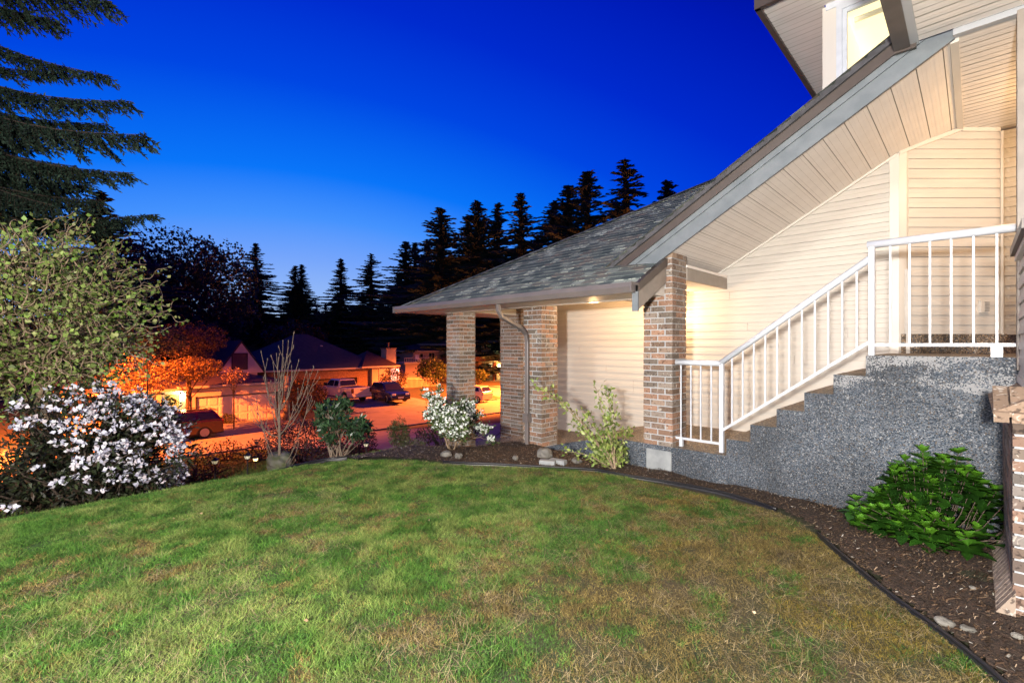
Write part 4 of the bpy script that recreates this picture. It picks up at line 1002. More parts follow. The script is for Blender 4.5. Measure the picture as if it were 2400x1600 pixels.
lantern(858, 1038, 1064, 10.0, 'path lantern standing at the green end of the lawn')
lantern(857, 1024, 1040, 13.5, 'most distant path lantern, behind and above another')

# ------------------------------------------------------------------ conifers and far trees
def conifer_mesh(seed, dens=1.0, slim=1.0):
    """unit-height spruce crown; returns V,F tris and colors, height 1"""
    r_ = np.random.default_rng(seed); V = []; nbr = int(340*dens); lob = r_.uniform(.55, 1.3, (14, 8))
    for i in range(nbr):
        q = (i+r_.uniform())/nbr; z = .06+.93*q**.9; a = r_.uniform(0, 2*np.pi); lf = lob[min(13, int(z*14)), int(a/6.2832*8) % 8]
        L = ((1-z)**.80*.185*slim*lf+.006)*r_.uniform(.6, 1.15); drp = r_.uniform(.05, .55) if z < .75 else r_.uniform(-.6, .1)
        ca, sa = math.cos(a), math.sin(a); n = max(3, int(L/.0085))
        for k in range(n):
            t0 = (k+.3)/n; rr = L*t0; zz = z - drp*rr*(1-.55*t0); w = L*.20*(1-t0*.8)+.0045
            for s in (-1, 1):
                an = a+s*r_.uniform(.3, 1.1); l = w*r_.uniform(.5, 1.4)
                p0 = (ca*rr, sa*rr, zz+.003); p1 = (ca*rr+math.cos(an)*l, sa*rr+math.sin(an)*l, zz-l*r_.uniform(-.1, .75)); p2 = (ca*(rr-.011), sa*(rr-.011), zz-.010*r_.uniform(.4, 1.5)); V += [p0, p1, p2]
    V += [(-.004, 0, .97), (.004, 0, .97), (0, 0, 1.0)]
    V = np.array(V); return V, np.arange(len(V)).reshape(-1, 3)
CV = [conifer_mesh(s, d_, w_) for s, d_, w_ in ((1, 1, 1.0), (2, 1.1, .85), (3, .8, 1.0), (4, 1.2, 1.15), (5, .55, .8))]
CM = []
for V, F in CV:
    c = np.array((.035, .07, .07))*rng.uniform(.5, 1.5, (len(F), 1)); o = np_mesh('foliage', V, F, M['needle'], None, np.repeat(c, 3, 0)); CM.append(o.data); bpy.data.objects.remove(o)
tm = MB().tube([(0, 0, 0), (.002, 0, .5), (0, 0, .97)], [.012, .008, .001], 7); tmo = tm.build('trunk', M['bark']); TM = tmo.data; bpy.data.objects.remove(tmo)
def conifer(u, v, d, kind, label, base=None, wide=1.0, group='tall conifers on the skyline'):
    p = P(u, v, d); bz = float(H(p.x, p.y)) if base is None else base; h = p.z-bz
    t = thing('conifer', label, 'tree', (p.x, p.y, bz), group); t.scale = (h*wide, h*wide, h); t.rotation_euler = (0, 0, rng.uniform(0, 6))
    for nme, me in (('foliage', CM[kind]), ('trunk', TM)):
        o = bpy.data.objects.new(nme, me); C.objects.link(o); o.parent = t
CON = [(235, 446, 48, 3, 'dark conifer rising behind the hazel at the left'), (599, 568, 85, 1, 'conifer just right of the round leafy trees'), (692, 621, 90, 0, 'left tree of the close pair above the dark hip roof'), (707, 618, 91, 1, 'right tree of the close pair above the dark hip roof'),
 (799, 604, 88, 1, 'lone conifer above the skylight roof'), (870, 592, 86, 2, 'airy conifer left of the dense group, above the chimney'), (951, 563, 84, 0, 'conifer at the left end of the dense group'), (973, 566, 86, 1, 'slim conifer second in the dense group'),
 (1034, 484, 78, 3, 'broad dark conifer above the porch gutter corner'), (1098, 503, 80, 0, 'shorter conifer between the broad one and the tall twin tips'), (1120, 467, 80, 0, 'tall conifer left of the thin topped one'), (1167, 473, 82, 2, 'thin topped conifer in the middle of the group'),
 (1221, 449, 78, 1, 'tall pointed conifer just above the porch roof slope'), (1300, 470, 80, 3, 'conifer at the left foot of the tall pair over the roof'), (1332, 430, 76, 0, 'left tree of the tall pair over the roof'), (1377, 397, 74, 0, 'right and higher tree of the tall pair over the roof'),
 (1465, 369, 72, 2, 'tall isolated conifer with a ragged crown over the roof'), (1563, 419, 80, 1, 'small conifer tip farthest right over the roof'), (1262, 548, 84, 3, 'low conifer filling in before the tall pair'), (1000, 560, 90, 1, 'conifer half hidden left of the broad dark one')]
for i, (u, v, d, k, lab) in enumerate(CON): conifer(u, v, d, k, lab, wide=2.55)
fill = []
for i in range(46):
    u = 300+i*22+rng.uniform(-8, 8); v = (722 if u < 930 else 650)+rng.uniform(-42, 25) - (30 if u > 1050 else 0)
    fill.append((u, v))
for i, (u, v) in enumerate(fill):
    conifer(u, v, rng.uniform(92, 112), [0, 1, 3, 2][i % 4], 'low dark conifer in the ragged row behind the houses', wide=2.7, group='low conifers behind the houses')
# near-black woodland along the foot of the skyline
n = 52000; uu = rng.uniform(60, 1500, n); dd = rng.uniform(84, 118, n); top = 762-80*ss(900, 1050, uu)-25*fbm(uu*.03, uu*0, 7)+50*(fbm(uu*.012, uu*0+3, 8)-.5) + 5*ss(600, 500, uu)
vv = top + rng.uniform(0, 1, n)**1.3*(870-top); 
r_ = (uu-1200)/1100*dd; Pn = np.stack([.712*r_-.702*dd, .702*r_+.712*dd, -(vv-808)/1100*dd], -1)
V, F = leaf_geo(Pn, rng.uniform(.7, 1.7, n), .7); tag(np_mesh('woodland', V, F, M['leaf'], col=leafcol(n, [(.012, .02, .012), (.02, .028, .015)])), 'dark mass of woodland behind the houses', 'woodland', kind='stuff')
# round leafy trees at the left skyline
def leafy(u, v, d, r, label, n, size, pal, name='leafy_tree', vc=None, group=None, hollow=.2, flat=1.0, m='leaf', limbs=16, dens=.47, trunkr=None):
    c = P(u, v, d); bz = float(H(c.x, c.y)); t = thing(name, label, 'tree', (c.x, c.y, bz), group); out = []; tips = []
    base = Vector((c.x, c.y, bz)); tr_ = trunkr or r*.05
    out.append(([base, base.lerp(c, .5), c], [tr_, tr_*.8, tr_*.4]))
    for k in range(limbs):
        dv = rand_dir(); dv.z = abs(dv.z)*.8+.1; e = c+Vector((dv.x*r*.8, dv.y*r*.8, dv.z*r*flat*.9-.15*r)); s0 = base.lerp(c, rng.uniform(.5, .95)); out.append(([s0, s0.lerp(e, .5)+rand_dir()*r*.08, e], [tr_*.35, tr_*.2, tr_*.06]))
    dv = rng.normal(size=(n, 3)); dv /= np.linalg.norm(dv, axis=1)[:, None]; rr = (hollow+(1-hollow)*rng.uniform(0, 1, n)**.5)
    f = 1+.5*(fbm(np.arctan2(dv[:, 1], dv[:, 0])*2.5+20, dv[:, 2]*4+20, int(u) % 40)-.5)*2*.6
    p = np.array(c)+dv*np.array((r, r, r*flat))*(rr*f)[:, None]; q = p/r*4.5
    k = fbm(q[:, 0]+q[:, 2]*.6, q[:, 1]*.8+q[:, 2], 33) > dens; p = p[k]
    twigs(out, 'trunk', M['bark'], t); V, F = leaf_geo(p, size*rng.uniform(.5, 1.4, len(p)), .7); np_mesh('crown', V, F, M[m], t, leafcol(len(p), pal))
NI = [(.06, .10, .06), (.09, .13, .07), (.04, .07, .045)]
leafy(400, 660, 62, 6.2, 'round leafy tree against the pale sky, left of two', 13000, .42, NI, group='round leafy trees on the skyline', flat=1.15)
leafy(505, 682, 60, 5.6, 'round leafy tree against the pale sky, right of two', 12000, .40, NI, group='round leafy trees on the skyline', flat=1.2)
leafy(300, 690, 55, 5.0, 'dark leafy tree behind the right side of the hazel', 7000, .38, NI, group='round leafy trees on the skyline', flat=1.2)
leafy(440, 800, 56, 5.5, 'dark low tree behind the red lit maple', 6000, .4, NI, flat=.8)
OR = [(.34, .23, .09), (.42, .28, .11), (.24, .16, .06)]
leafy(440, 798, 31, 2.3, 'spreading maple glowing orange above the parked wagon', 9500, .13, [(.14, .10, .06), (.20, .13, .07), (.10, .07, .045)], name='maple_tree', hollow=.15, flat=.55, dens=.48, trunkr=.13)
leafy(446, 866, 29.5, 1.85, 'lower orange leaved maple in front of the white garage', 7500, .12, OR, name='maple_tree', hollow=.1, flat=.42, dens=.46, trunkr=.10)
leafy(548, 882, 29.5, .75, 'small magnolia with pale pink blossom before the garage', 900, .13, [(.5, .34, .26), (.25, .14, .08)], name='magnolia_tree', hollow=.1, flat=.7, dens=.46, trunkr=.05)
leafy(690, 790, 74, 5.0, 'brown lit bushy tree behind the dark hip roof', 6000, .35, [(.12, .07, .03), (.09, .06, .03)], flat=.45)
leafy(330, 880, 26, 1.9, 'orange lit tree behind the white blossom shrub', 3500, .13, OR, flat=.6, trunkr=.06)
leafy(345, 800, 22, 1.7, 'drooping grey green conifer bough behind the hazel', 5000, .11, [(.05, .08, .06), (.035, .06, .045)], flat=.42, trunkr=.05)
cloud_shrub('red_shrub', 'tall reddish shrub between the garage and the dark roofed house', 'shrub', rel(712, 925, 34), (1.6, 1.6, 1.2), 5000, .16, [(.12, .06, .025), (.16, .08, .03)])
cloud_shrub('red_shrub', 'orange lit bush at the corner of the dark roofed house', 'shrub', rel(922, 890, 47), (1.3, 1.3, 1.1), 2500, .18, [(.18, .10, .04), (.12, .08, .03)])
cloud_shrub('low_shrub', 'small shrub beside the white garage door', 'shrub', rel(533, 982, 33), (.55, .55, .4), 900, .10, [(.06, .06, .02), (.04, .05, .02)])
cloud_shrub('low_shrub', 'dark shrub under the deck of the far white house', 'shrub', rel(1012, 868, 60), (2, 2, 1.6), 2500, .3, DG)
cloud_shrub('low_shrub', 'dark shrub left of the lit far porch', 'shrub', rel(1125, 880, 62), (1.0, 1, .8), 900, .25, DG)
# pale trunk between garage and neighbour
p = P(672, 958, 33); t = thing('pale_trunk_tree', 'thick pale tree trunk right of the garage', 'tree', (p.x, p.y, float(H(p.x, p.y))))
MB().tube([(p.x, p.y, float(H(p.x, p.y))), (p.x+.05, p.y, p.z+1), (p.x-.1, p.y+.1, p.z+2.3)], [.26, .22, .2], 9).build('trunk', mat('pale_bark', (.30, .28, .25), .9, (.15, .14, .12), 4, .4, 20), t, smooth=True)
# overhanging spruce at the far left
sb = P(-260, 1000, 9.5); sx = thing('spruce', 'big dark spruce whose boughs sweep in from the left edge', 'tree', (sb.x, sb.y, float(H(sb.x, sb.y))))
base = org(sx); MB().tube([base, base+Vector((0, 0, 6)), base+Vector((.1, 0, 12))], [.28, .2, .1], 10).build('trunk', M['bark'], sx, smooth=True)
def bough(u0, v0, u1, v1, d0, d1, wid, dens, bri=1.0, sag=.12):
    a = P(u0, v0, d0); b = P(u1, v1, d1); L = (b-a).length; n = int(L/.045); A = []; D = []; out = []
    pts = [a.lerp(b, t)+Vector((0, 0, -sag*L*math.sin(math.pi*t)*.5)) for t in np.linspace(0, 1, 10)]; out.append((pts, list(np.linspace(.02, .004, 10))))
    ax_ = (b-a).normalized(); side = ax_.cross(Vector((0, 0, 1))).normalized()
    for i in range(n):
        t = i/n; q = pts[min(int(t*9), 8)].lerp(pts[min(int(t*9)+1, 9)], t*9-int(t*9)); w = wid*(1-t*.78)*(.45+.55*min(1, t*5)) 
        for s in (-1, 1):
            if rng.uniform() > dens: continue
            l = w*rng.uniform(.5, 1.15); dd = (ax_*rng.uniform(.7, 1.1)+side*s*rng.uniform(.15, .8)+Vector((0, 0, -rng.uniform(.35, .95)))).normalized(); e = q+dd*l
            out.append(([q, q+dd*l*.5+Vector((0, 0, .01)), e], [.004, .003, .0015])); k = int(l/.030)+2
            for j in range(k):
                x = q+dd*l*(j+rng.uniform(0, 1))/k
                for _ in range(2): A.append(x); D.append(dd)
    return A, D, out
A = []; D = []; out = []
for (u0, v0, u1, v1, wid, dens, d) in ((-250, -190, 262, 4, 1.5, .95, 8.2), (-250, -130, 140, 50, 1.2, .9, 9), (-250, -40, 256, 178, .95, .8, 8.5), (-250, 60, 150, 170, .8, .8, 9), (-250, 100, 310, 238, 1.15, .85, 8.4), (-260, 160, 250, 290, 1.0, .9, 9.2), (-250, 170, 343, 316, 1.5, .95, 8.0), (-260, 240, 304, 405, 1.3, .95, 8.6), (-250, 230, 180, 390, 1.5, .95, 9.3), (-250, 330, 240, 470, 1.4, .95, 9.3), (-200, 430, 366, 502, .8, .95, 9.6), (-250, 290, 120, 480, 1.5, .95, 8.8), (-250, 400, 250, 530, 1.4, .95, 10), (-250, -260, 160, -40, 1.4, .95, 8.9), (-250, 500, 280, 620, 1.2, .9, 10.5), (-250, 560, 300, 700, 1.2, .9, 11), (-200, 260, 90, 330, 1.3, .95, 9.6), (-200, 320, 200, 430, 1.4, .95, 10), (-200, 390, 150, 440, 1.3, .95, 10.4), (-180, 440, 290, 520, 1.0, .95, 10.6), (-200, 360, 60, 520, 1.4, .95, 9.2), (-200, 200, 70, 300, 1.1, .9, 9.8)):
    a_, d_, o_ = bough(u0, v0, u1, v1, d+.8, d, wid, dens); A += a_; D += d_; out += o_
twigs(out, 'branch', M['bark'], sx, k=3)
A = np.array(A); D = np.array(D); V, F = leaf_geo(A, .085*rng.uniform(.6, 1.3, len(A)), .30, D, .45, .1); np_mesh('foliage', V, F, M['needle'], sx, leafcol(len(A), [(.028, .05, .035), (.045, .075, .05), (.02, .035, .025)], .4))
print('needles', len(A))

# ------------------------------------------------------------------ street lamps (sodium), outside the view
M['pole'] = mat('galvanised_pole', (.25, .26, .27), .4, metal=.6)
def street_lamp(x, y, power, label, dirx=1, hgt=8.2):
    z = float(H(x, y)); t = thing('street_lamp', label, 'street lamp', (x, y, z), 'orange sodium street lamps')
    MB().tube([(x, y, z), (x, y, z+hgt-.3), (x+.4*dirx, y, z+hgt), (x+1.6*dirx, y, z+hgt+.1)], [.09, .06, .05, .04], 8).build('pole', M['pole'], t, smooth=True)
    h = MB().box(x+1.5*dirx-.3, x+1.5*dirx+.4, y-.15, y+.15, z+hgt+.05, z+hgt+.22).build('lamp_head', M['pole'], t, bevel=.04)
    MB().box(x+1.5*dirx-.22, x+1.5*dirx+.3, y-.1, y+.1, z+hgt+.02, z+hgt+.048).build('lamp_glass', mat('sodium_glass', (1, .5, .1), .4, emit=(1, .35, .05), estr=20), h)
    lamp('bulb', 'SPOT', (x+1.5*dirx, y, z+hgt-.02), power, (1, .170, .020), .12, t, spot_size=math.radians(160), spot_blend=.35)
street_lamp(-33.6, -5.5, 210000, 'sodium street lamp left of the parked wagon')
street_lamp(-35.0, 40, 360000, 'sodium street lamp by the turning circle', 1)

# ------------------------------------------------------------------ neighbour houses
M['roofdark'] = mat('dark_shingles', (.035, .045, .07), .9, (.05, .06, .085), 3, .2, 30)
M['roofred'] = mat('brown_shingles', (.085, .05, .04), .9, (.06, .04, .035), 3, .2, 30)
M['stucco'] = mat('pale_stucco', (.58, .50, .47), .85, (.50, .43, .41), 2)
M['cream'] = mat('cream_wall', (.5, .42, .32), .8, (.42, .36, .28), 2)
M['nbrick'] = mat('brown_brick', (.16, .09, .06), .9, (.26, .17, .12), 6, .3, 12)
M['ntrim'] = mat('pale_trim', (.5, .47, .43), .6)
M['ndark'] = mat('dark_trim', (.03, .025, .025), .6)
def cyl_wall(t, name, m, x0, x1, y0, y1, z0, z1): return MB().box(x0, x1, y0, y1, z0, z1).build(name, m, t)
def hip_roof(t, name, m, x0, x1, y0, y1, z0, h, e=.5, gable=False, th=.16):
    """ridge along y"""
    x0 -= e; x1 += e; y0 -= e; y1 += e; xm = (x0+x1)/2; run = (x1-x0)/2; i = 0 if gable else min(run, (y1-y0)/2-.01)
    a = (xm, y0+i, z0+h); b = (xm, y1-i, z0+h); mb = MB(); c = [(x0, y0, z0), (x1, y0, z0), (x1, y1, z0), (x0, y1, z0)]; lo = [(p[0], p[1], z0-th) for p in c]
    mb.face([c[1], c[2], b, a]); mb.face([c[3], c[0], a, b]); mb.face([c[0], c[1], a]); mb.face([c[2], c[3], b])
    for k in range(4): j = (k+1) % 4; mb.face([lo[k], lo[j], c[j], c[k]], 1)
    mb.face(lo[::-1], 1); return mb.build(name, [m, M['ntrim']], t)
def window_x(t, x, y0, y1, z0, z1, glass=None, bars=1, fr=None, name='window'):
    f = MB(); w = .07
    f.box(x, x+.06, y0-w, y0, z0-w, z1+w); f.box(x, x+.06, y1, y1+w, z0-w, z1+w); f.box(x, x+.06, y0, y1, z0-w, z0); f.box(x, x+.06, y0, y1, z1, z1+w)
    for k in range(bars): yy = y0+(y1-y0)*(k+1)/(bars+1); f.box(x, x+.05, yy-.02, yy+.02, z0, z1)
    f = f.build(name, fr or M['ntrim'], t); MB().box(x-.02, x+.015, y0, y1, z0, z1).build('pane', glass or M['glass'], f); return f
# --- house across the street with the white garage
g0 = float(H(-38, 10)); h1 = thing('house', 'pink gabled house with a wide white garage door and green front door', 'house', (-42, 8, g0))
X1 = -38.0
def sect_door(t, x, y0, y1, z0, z1, nx, nz, m):
    mb = MB(); mb.box(x-.06, x, y0, y1, z0, z1)
    for i in range(nx):
        for k in range(nz):
            a = y0+(y1-y0)*(i+.10)/nx; b = y0+(y1-y0)*(i+.90)/nx; c = z0+(z1-z0)*(k+.12)/nz; d = z0+(z1-z0)*(k+.88)/nz
            mb.box(x, x+.022, a, b, c, d)
    return mb.build('garage_door', m, t, bevel=.012)
M['gdoor'] = mat('garage_door', (.72, .66, .62), .5)
zb = g0+.02; zd = P(560, 926, 34).z
cyl_wall(h1, 'wall', M['stucco'], X1-6, X1-.12, 7.3, 13.5, zb-.3, zd+.75)
mb = MB(); mb.box(X1-.12, X1+.03, 7.3, 7.72, zb-.2, zd+.62); mb.box(X1-.12, X1+.03, 12.92, 13.5, zb-.2, zd+.62); mb.box(X1-.12, X1+.03, 7.72, 12.92, zd+.03, zd+.62); mb.build('wall', M['stucco'], h1)
mb = MB(); mb.box(X1, X1+.05, 7.66, 7.76, zb, zd+.1); mb.box(X1, X1+.05, 12.88, 12.98, zb, zd+.1); mb.box(X1, X1+.05, 7.66, 12.98, zd, zd+.07); mb.build('door_frame', M['ndark'], h1)
sect_door(h1, X1-.03, 7.76, 12.88, zb, zd, 8, 3, M['gdoor'])
hip_roof(h1, 'roof', M['roofred'], X1-5, X1, 7.0, 13.6, zd+.85, .7, .35)
# gable upper storey
ga = P(562, 803, 41); gb = P(498, 874, 41); gc = P(636, 874, 41); xg = ga.x
y0, y1 = Vector((gb.x, gb.y, 0)).y, gc.y; ym = (y0+y1)/2; zt = ga.z; zg = gb.z
mb = MB(); mb.prism([(xg, y0, zg), (xg, y1, zg), (xg, ym, zt)], (-7, 0, 0)); mb.build('upper_wall', mat('pink_stucco', (.72, .62, .60), .85, (.66, .56, .54), 2), h1)
mb = MB()
for s, ya in ((-1, y0), (1, y1)):
    ex = ya+s*.5; ze = zg-.5*(zt-zg)/(abs(ym-ya)); mb.prism([(xg+.06, ex, ze), (xg+.06, ym, zt), (xg+.06, ym, zt+.2), (xg+.06, ex, ze+.2)], (-7.3, 0, 0))
mb.build('roof', M['ndark'], h1)
cyl_wall(h1, 'wall', M['stucco'], xg-6.9, xg-.1, y0+.5, y1-.5, g0, zg)
wa = P(540, 829, 41); wb = P(583, 864, 41); window_x(h1, xg+.01, wa.y, wb.y, wb.z, wa.z, mat('dim_pane', (.12, .08, .07), .3), 0, M['ndark'])
hip_roof(h1, 'roof', M['ndark'], X1-9, X1-1, 1.0, 8.5, zd+.9, 1.6, .4)
# entry
XE = -39.2
cyl_wall(h1, 'wall', M['cream'], XE-6, XE, 1.0, 7.3, zb-.3, zd+.7)
dp = P(401, 960, 32); dy = (XE-P(0, 0, 1).x)*0
def yat(u, x): t = (u-1200)/1100; Xp = (.712*t-.702)/(.712+.702*t); return x/Xp
ya, yb = yat(387, XE), yat(418, XE)
dr = MB().box(XE, XE+.06, ya, yb, zb+.1, zb+2.15).build('front_door', mat('green_door', (.24, .27, .12), .5), h1, bevel=.01)
mb = MB(); mb.tube([(XE+.10, (ya+yb)/2+.27*math.cos(a), zb+1.65+.27*math.sin(a)) for a in np.linspace(0, 2*math.pi, 13)], .06, 5, cap=False); mb.build('wreath', mat('wreath', (.10, .09, .03), .9, (.3, .22, .08), 20), dr)
MB().box(XE+.06, XE+.10, ya+.07, ya+.11, zb+.9, zb+1.2).build('handle', M['ndark'], dr)
mb = MB(); mb.box(XE, XE+.08, ya-.30, ya-.05, zb, zb+2.3); mb.box(XE, XE+.08, yb+.05, yb+.18, zb, zb+2.3); mb.box(XE, XE+.08, ya-.3, yb+.18, zb+2.17, zb+2.4); mb.build('door_frame', M['ntrim'], h1)
yc = yat(372, XE+.9); MB().box(XE+.8, XE+1.0, yc-.12, yc+.12, zb, zb+2.5).build('porch_post', M['ntrim'], h1)
window_x(h1, XE, yat(320, XE), yat(345, XE), zb+.9, zb+2.0, mat('warm_pane', (.4, .25, .1), .4, emit=(1, .45, .12), estr=.7), 1)
yl = yat(428, XE); lb = MB().box(XE, XE+.12, yl-.07, yl+.07, zb+1.95, zb+2.2).build('porch_lamp', mat('porch_glow', (1, .9, .6), .4, emit=(1, .75, .35), estr=25), h1)
lamp('bulb', 'POINT', (XE+.45, yl, zb+2.1), 170, (1, .66, .28), .1, lb)
hip_roof(h1, 'roof', M['roofred'], XE-4, XE+.9, .5, 7.0, zd+.72, 1.0, .3)
# tall plant pot? kept out: not visible
# --- dark roofed house
g2 = float(H(-49, 22)); h2 = thing('house', 'house with wide dark blue hip roof, skylight and brick garage behind the pickup', 'house', (-54, 22, g2)); X2 = -49.0
ze = P(790, 865, 51).z; y0 = 15.2; y1 = yat(868, X2)
cyl_wall(h2, 'wall', M['nbrick'], X2-10, X2-.7, y0, y1, g2-.3, ze)
gz = ze-.95
mb = MB(); mb.box(X2-.7, X2, y0, y0+2.6, g2-.2, ze); mb.box(X2-.7, X2, y1-1.6, y1, g2-.2, ze); mb.box(X2-.7, X2, y0+2.6, y1-1.6, gz, ze); mb.build('wall', M['nbrick'], h2)
sect_door(h2, X2-.45, y0+2.6, y1-1.6, g2, gz, 8, 4, mat('brown_door', (.07, .045, .035), .6))
hip_roof(h2, 'roof', M['roofdark'], X2-11.5, X2, y0-.3, y1+1.0, ze+.16, 3.7, .55)
# raised eyebrow gable over the garage
ya, yb = yat(745, X2), yat(835, X2); za = P(790, 850, 51).z
mb = MB(); mb.prism([(X2-1.6, ya, ze+.25), (X2-1.6, yb, ze+.25), (X2-1.6, yb-1.3, za+.15), (X2-1.6, ya+1.3, za+.15)], (-3, 0, 0)); mb.build('gable', M['stucco'], h2)
mb = MB(); mb.prism([(X2-1.2, ya-.9, ze+.42), (X2-1.2, ya+1.1, za+.30), (X2-1.2, yb-1.1, za+.30), (X2-1.2, yb+.9, ze+.42), (X2-1.2, yb+.5, ze+.42), (X2-1.2, yb-1.2, za+.16), (X2-1.2, ya+1.2, za+.16), (X2-1.2, ya-.5, ze+.42)], (-3.4, 0, 0)); mb.build('roof', M['roofred'], h2)
sk = P(722, 801, 54); MB().prism([(sk.x+.55, sk.y-.9, sk.z-.35), (sk.x+.55, sk.y+.9, sk.z-.35), (sk.x-.55, sk.y+.9, sk.z+.25), (sk.x-.55, sk.y-.9, sk.z+.25)], (0, 0, .12)).build('skylight', mat('skylight', (.25, .35, .5), .08, spec=1), h2)
vt = P(753, 815, 53); MB().lathe([(.07, -.6), (.07, .15), (.18, .16), (.18, .25), (.02, .3)], vt, 8).build('roof_vent', M['ntrim'], h2)
# end wing with the lit window
yw = y1; ye = yat(926, X2)-.5
cyl_wall(h2, 'wall', M['cream'], X2-5, X2+.4, yw, ye, g2-.3, ze+.1)
hip_roof(h2, 'roof', M['roofred'], X2-5, X2+.5, yw-1.0, ye, ze+.25, 1.7, .55)
window_x(h2, X2+.4, yw+.9, yw+2.1, g2+.8, ze-.15, mat('curtain_pane', (.35, .2, .1), .5, emit=(1, .4, .12), estr=.35), 0)
window_x(h2, X2+.4, yw+2.35, yw+3.5, g2+.8, ze-.15, mat('lit_pane', (.7, .7, .6), .5, emit=(.65, .85, 1), estr=1.0), 0)
cy = yat(910, X2-1.5); mb = MB(); mb.box(X2-2.2, X2-1.0, cy-.55, cy+.75, g2, P(908, 818, 51.5).z); mb.build('chimney', M['cream'], h2)
ct = P(908, 818, 51.5).z; mb = MB(); mb.box(X2-2.3, X2-.9, cy-.65, cy+.85, ct, ct+.12); mb.lathe([(.12, 0), (.12, .45), (.2, .5), (.2, .62)], (X2-1.6, cy+.1, ct+.1), 8); mb.build('chimney_cap', M['nbrick'], h2)
# --- far white two storey house with deck
X3 = -56.; g3 = float(H(-62, 40)); 
def ubox(t, name, m, u0, u1, v0, v1, x, depth): 
    a, b = yat(u0, x), yat(u1, x); dd = -.702*x+.712*(a+b)/2
    return MB().box(x-depth, x, a, b, -(v1-808)/1100*dd, -(v0-808)/1100*dd).build(name, m, t), a, b, dd
h3 = thing('house', 'far white two storey house with a railed deck and low roof', 'house', (X3-3, yat(985, X3), g3))
M['fwhite'] = mat('far_white_wall', (.34, .28, .28), .8)
ubox(h3, 'wall', M['fwhite'], 968, 1040, 824, 880, X3-2, 7)
ubox(h3, 'wall', M['fwhite'], 950, 1012, 852, 884, X3, 2)
_, a, b, dd = ubox(h3, 'deck', M['ntrim'], 948, 1012, 848, 852, X3+.3, 2.2)
rb = MB(); zt = -(838-808)/1100*dd; z0 = -(848-808)/1100*dd
rb.bar((X3+.3, a, zt), (X3+.3, b, zt), .08, .08)
for y in np.linspace(a, b, 14): rb.bar((X3+.3, y, z0), (X3+.3, y, zt), .05, .05, up=(0, 1, 0))
rb.build('deck_railing', M['ntrim'], h3)
def uwin(t, x, u0, u1, v0, v1, glass, bars=1): 
    a, b = yat(u0, x), yat(u1, x); dd = -.702*x+.712*(a+b)/2; window_x(t, x+.01, a, b, -(v1-808)/1100*dd, -(v0-808)/1100*dd, glass, bars)
uwin(h3, X3-2, 984, 991, 829, 846, M['glass'], 0); uwin(h3, X3-2, 1005, 1018, 827, 842, M['glass'], 1)
hip_roof(h3, 'roof', M['roofdark'], X3-9, X3-2, yat(968, X3-2), yat(1040, X3-2), -(822-808)/1100*68, 1.0, .5)
ch = thing('deck_chair', 'small white chair on the far deck', 'chair', tuple(P(980, 848, 65)))
q = org(ch); mb = MB(); mb.box(q.x-.3, q.x+.3, q.y-.3, q.y+.3, q.z+.35, q.z+.42); mb.box(q.x-.3, q.x-.24, q.y-.3, q.y+.3, q.z+.42, q.z+1.0)
mb.build('seat', M['white'], ch); mb = MB()
for sx_ in (-.25, .25):
    for sy_ in (-.25, .25): mb.box(q.x+sx_-.03, q.x+sx_+.03, q.y+sy_-.03, q.y+sy_+.03, q.z, q.z+.35)
mb.build('legs', M['white'], ch)
fn = thing('picket_fence', 'pale picket fence below the far white house', 'fence', tuple(P(960, 900, 56))); mb = MB()
for u in np.arange(938, 1030, 2.9):
    p = P(u, 893, 56+(u-938)*.05); mb.box(p.x-.02, p.x+.02, p.y-.05, p.y+.05, p.z-.9, p.z+.55)
mb.build('pickets', M['taupe'], fn); a = P(938, 893, 56); b = P(1029, 893, 60.5); MB().bar(a+Vector((0, 0, .3)), b+Vector((0, 0, .3)), .05, .1).build('rail', M['cream'], fn)
# --- lit porch house seen between the pillars
X4 = -53.; h4 = thing('house', 'two storey house with a lit stone porch seen between the brick pillars', 'house', (X4, yat(1155, X4), float(H(-53, 49))))
ubox(h4, 'wall', M['fwhite'], 1060, 1142, 803, 893, X4-3, 6)
ubox(h4, 'wall', M['fwhite'], 1142, 1230, 812, 893, X4-3.5, 6)
st_ = mat('stone_front', (.30, .22, .12), .9, (.16, .12, .07), 3, .4, 5)
ubox(h4, 'porch_wall', st_, 1122, 1168, 846, 893, X4, 2.9); ubox(h4, 'porch_wall', M['cream'], 1168, 1240, 846, 893, X4-.8, 2)
_, a, b, dd = ubox(h4, 'porch_roof', M['roofred'], 1085, 1172, 836, 846, X4+1, 5)
uwin(h4, X4-3, 1118, 1127, 810, 828, M['glass']); uwin(h4, X4-3.5, 1150, 1180, 816, 826, M['glass'], 2)
ubox(h4, 'front_door', M['white'], 1146, 1157, 851, 882, X4+.08, .08)
hip_roof(h4, 'roof', M['roofdark'], X4-10, X4-3, yat(1050, X4-3), yat(1235, X4-3), -(806-808)/1100*75, 1.6, .5)
ubox(h4, 'porch_post', M['nbrick'], 1158, 1164, 848, 893, X4+1.2, .4)
a = yat(1174, X4); dd = -.702*X4+.712*a; pz = -(859-808)/1100*dd
lb = MB().box(X4-.6, X4-.4, a-.2, a+.2, pz-.3, pz+.3).build('porch_lamp', mat('porch_glow2', (1, .9, .6), .4, emit=(1, .72, .3), estr=22), h4); lamp('bulb', 'POINT', (X4+.6, a, pz), 1500, (1, .6, .22), .2, lb)

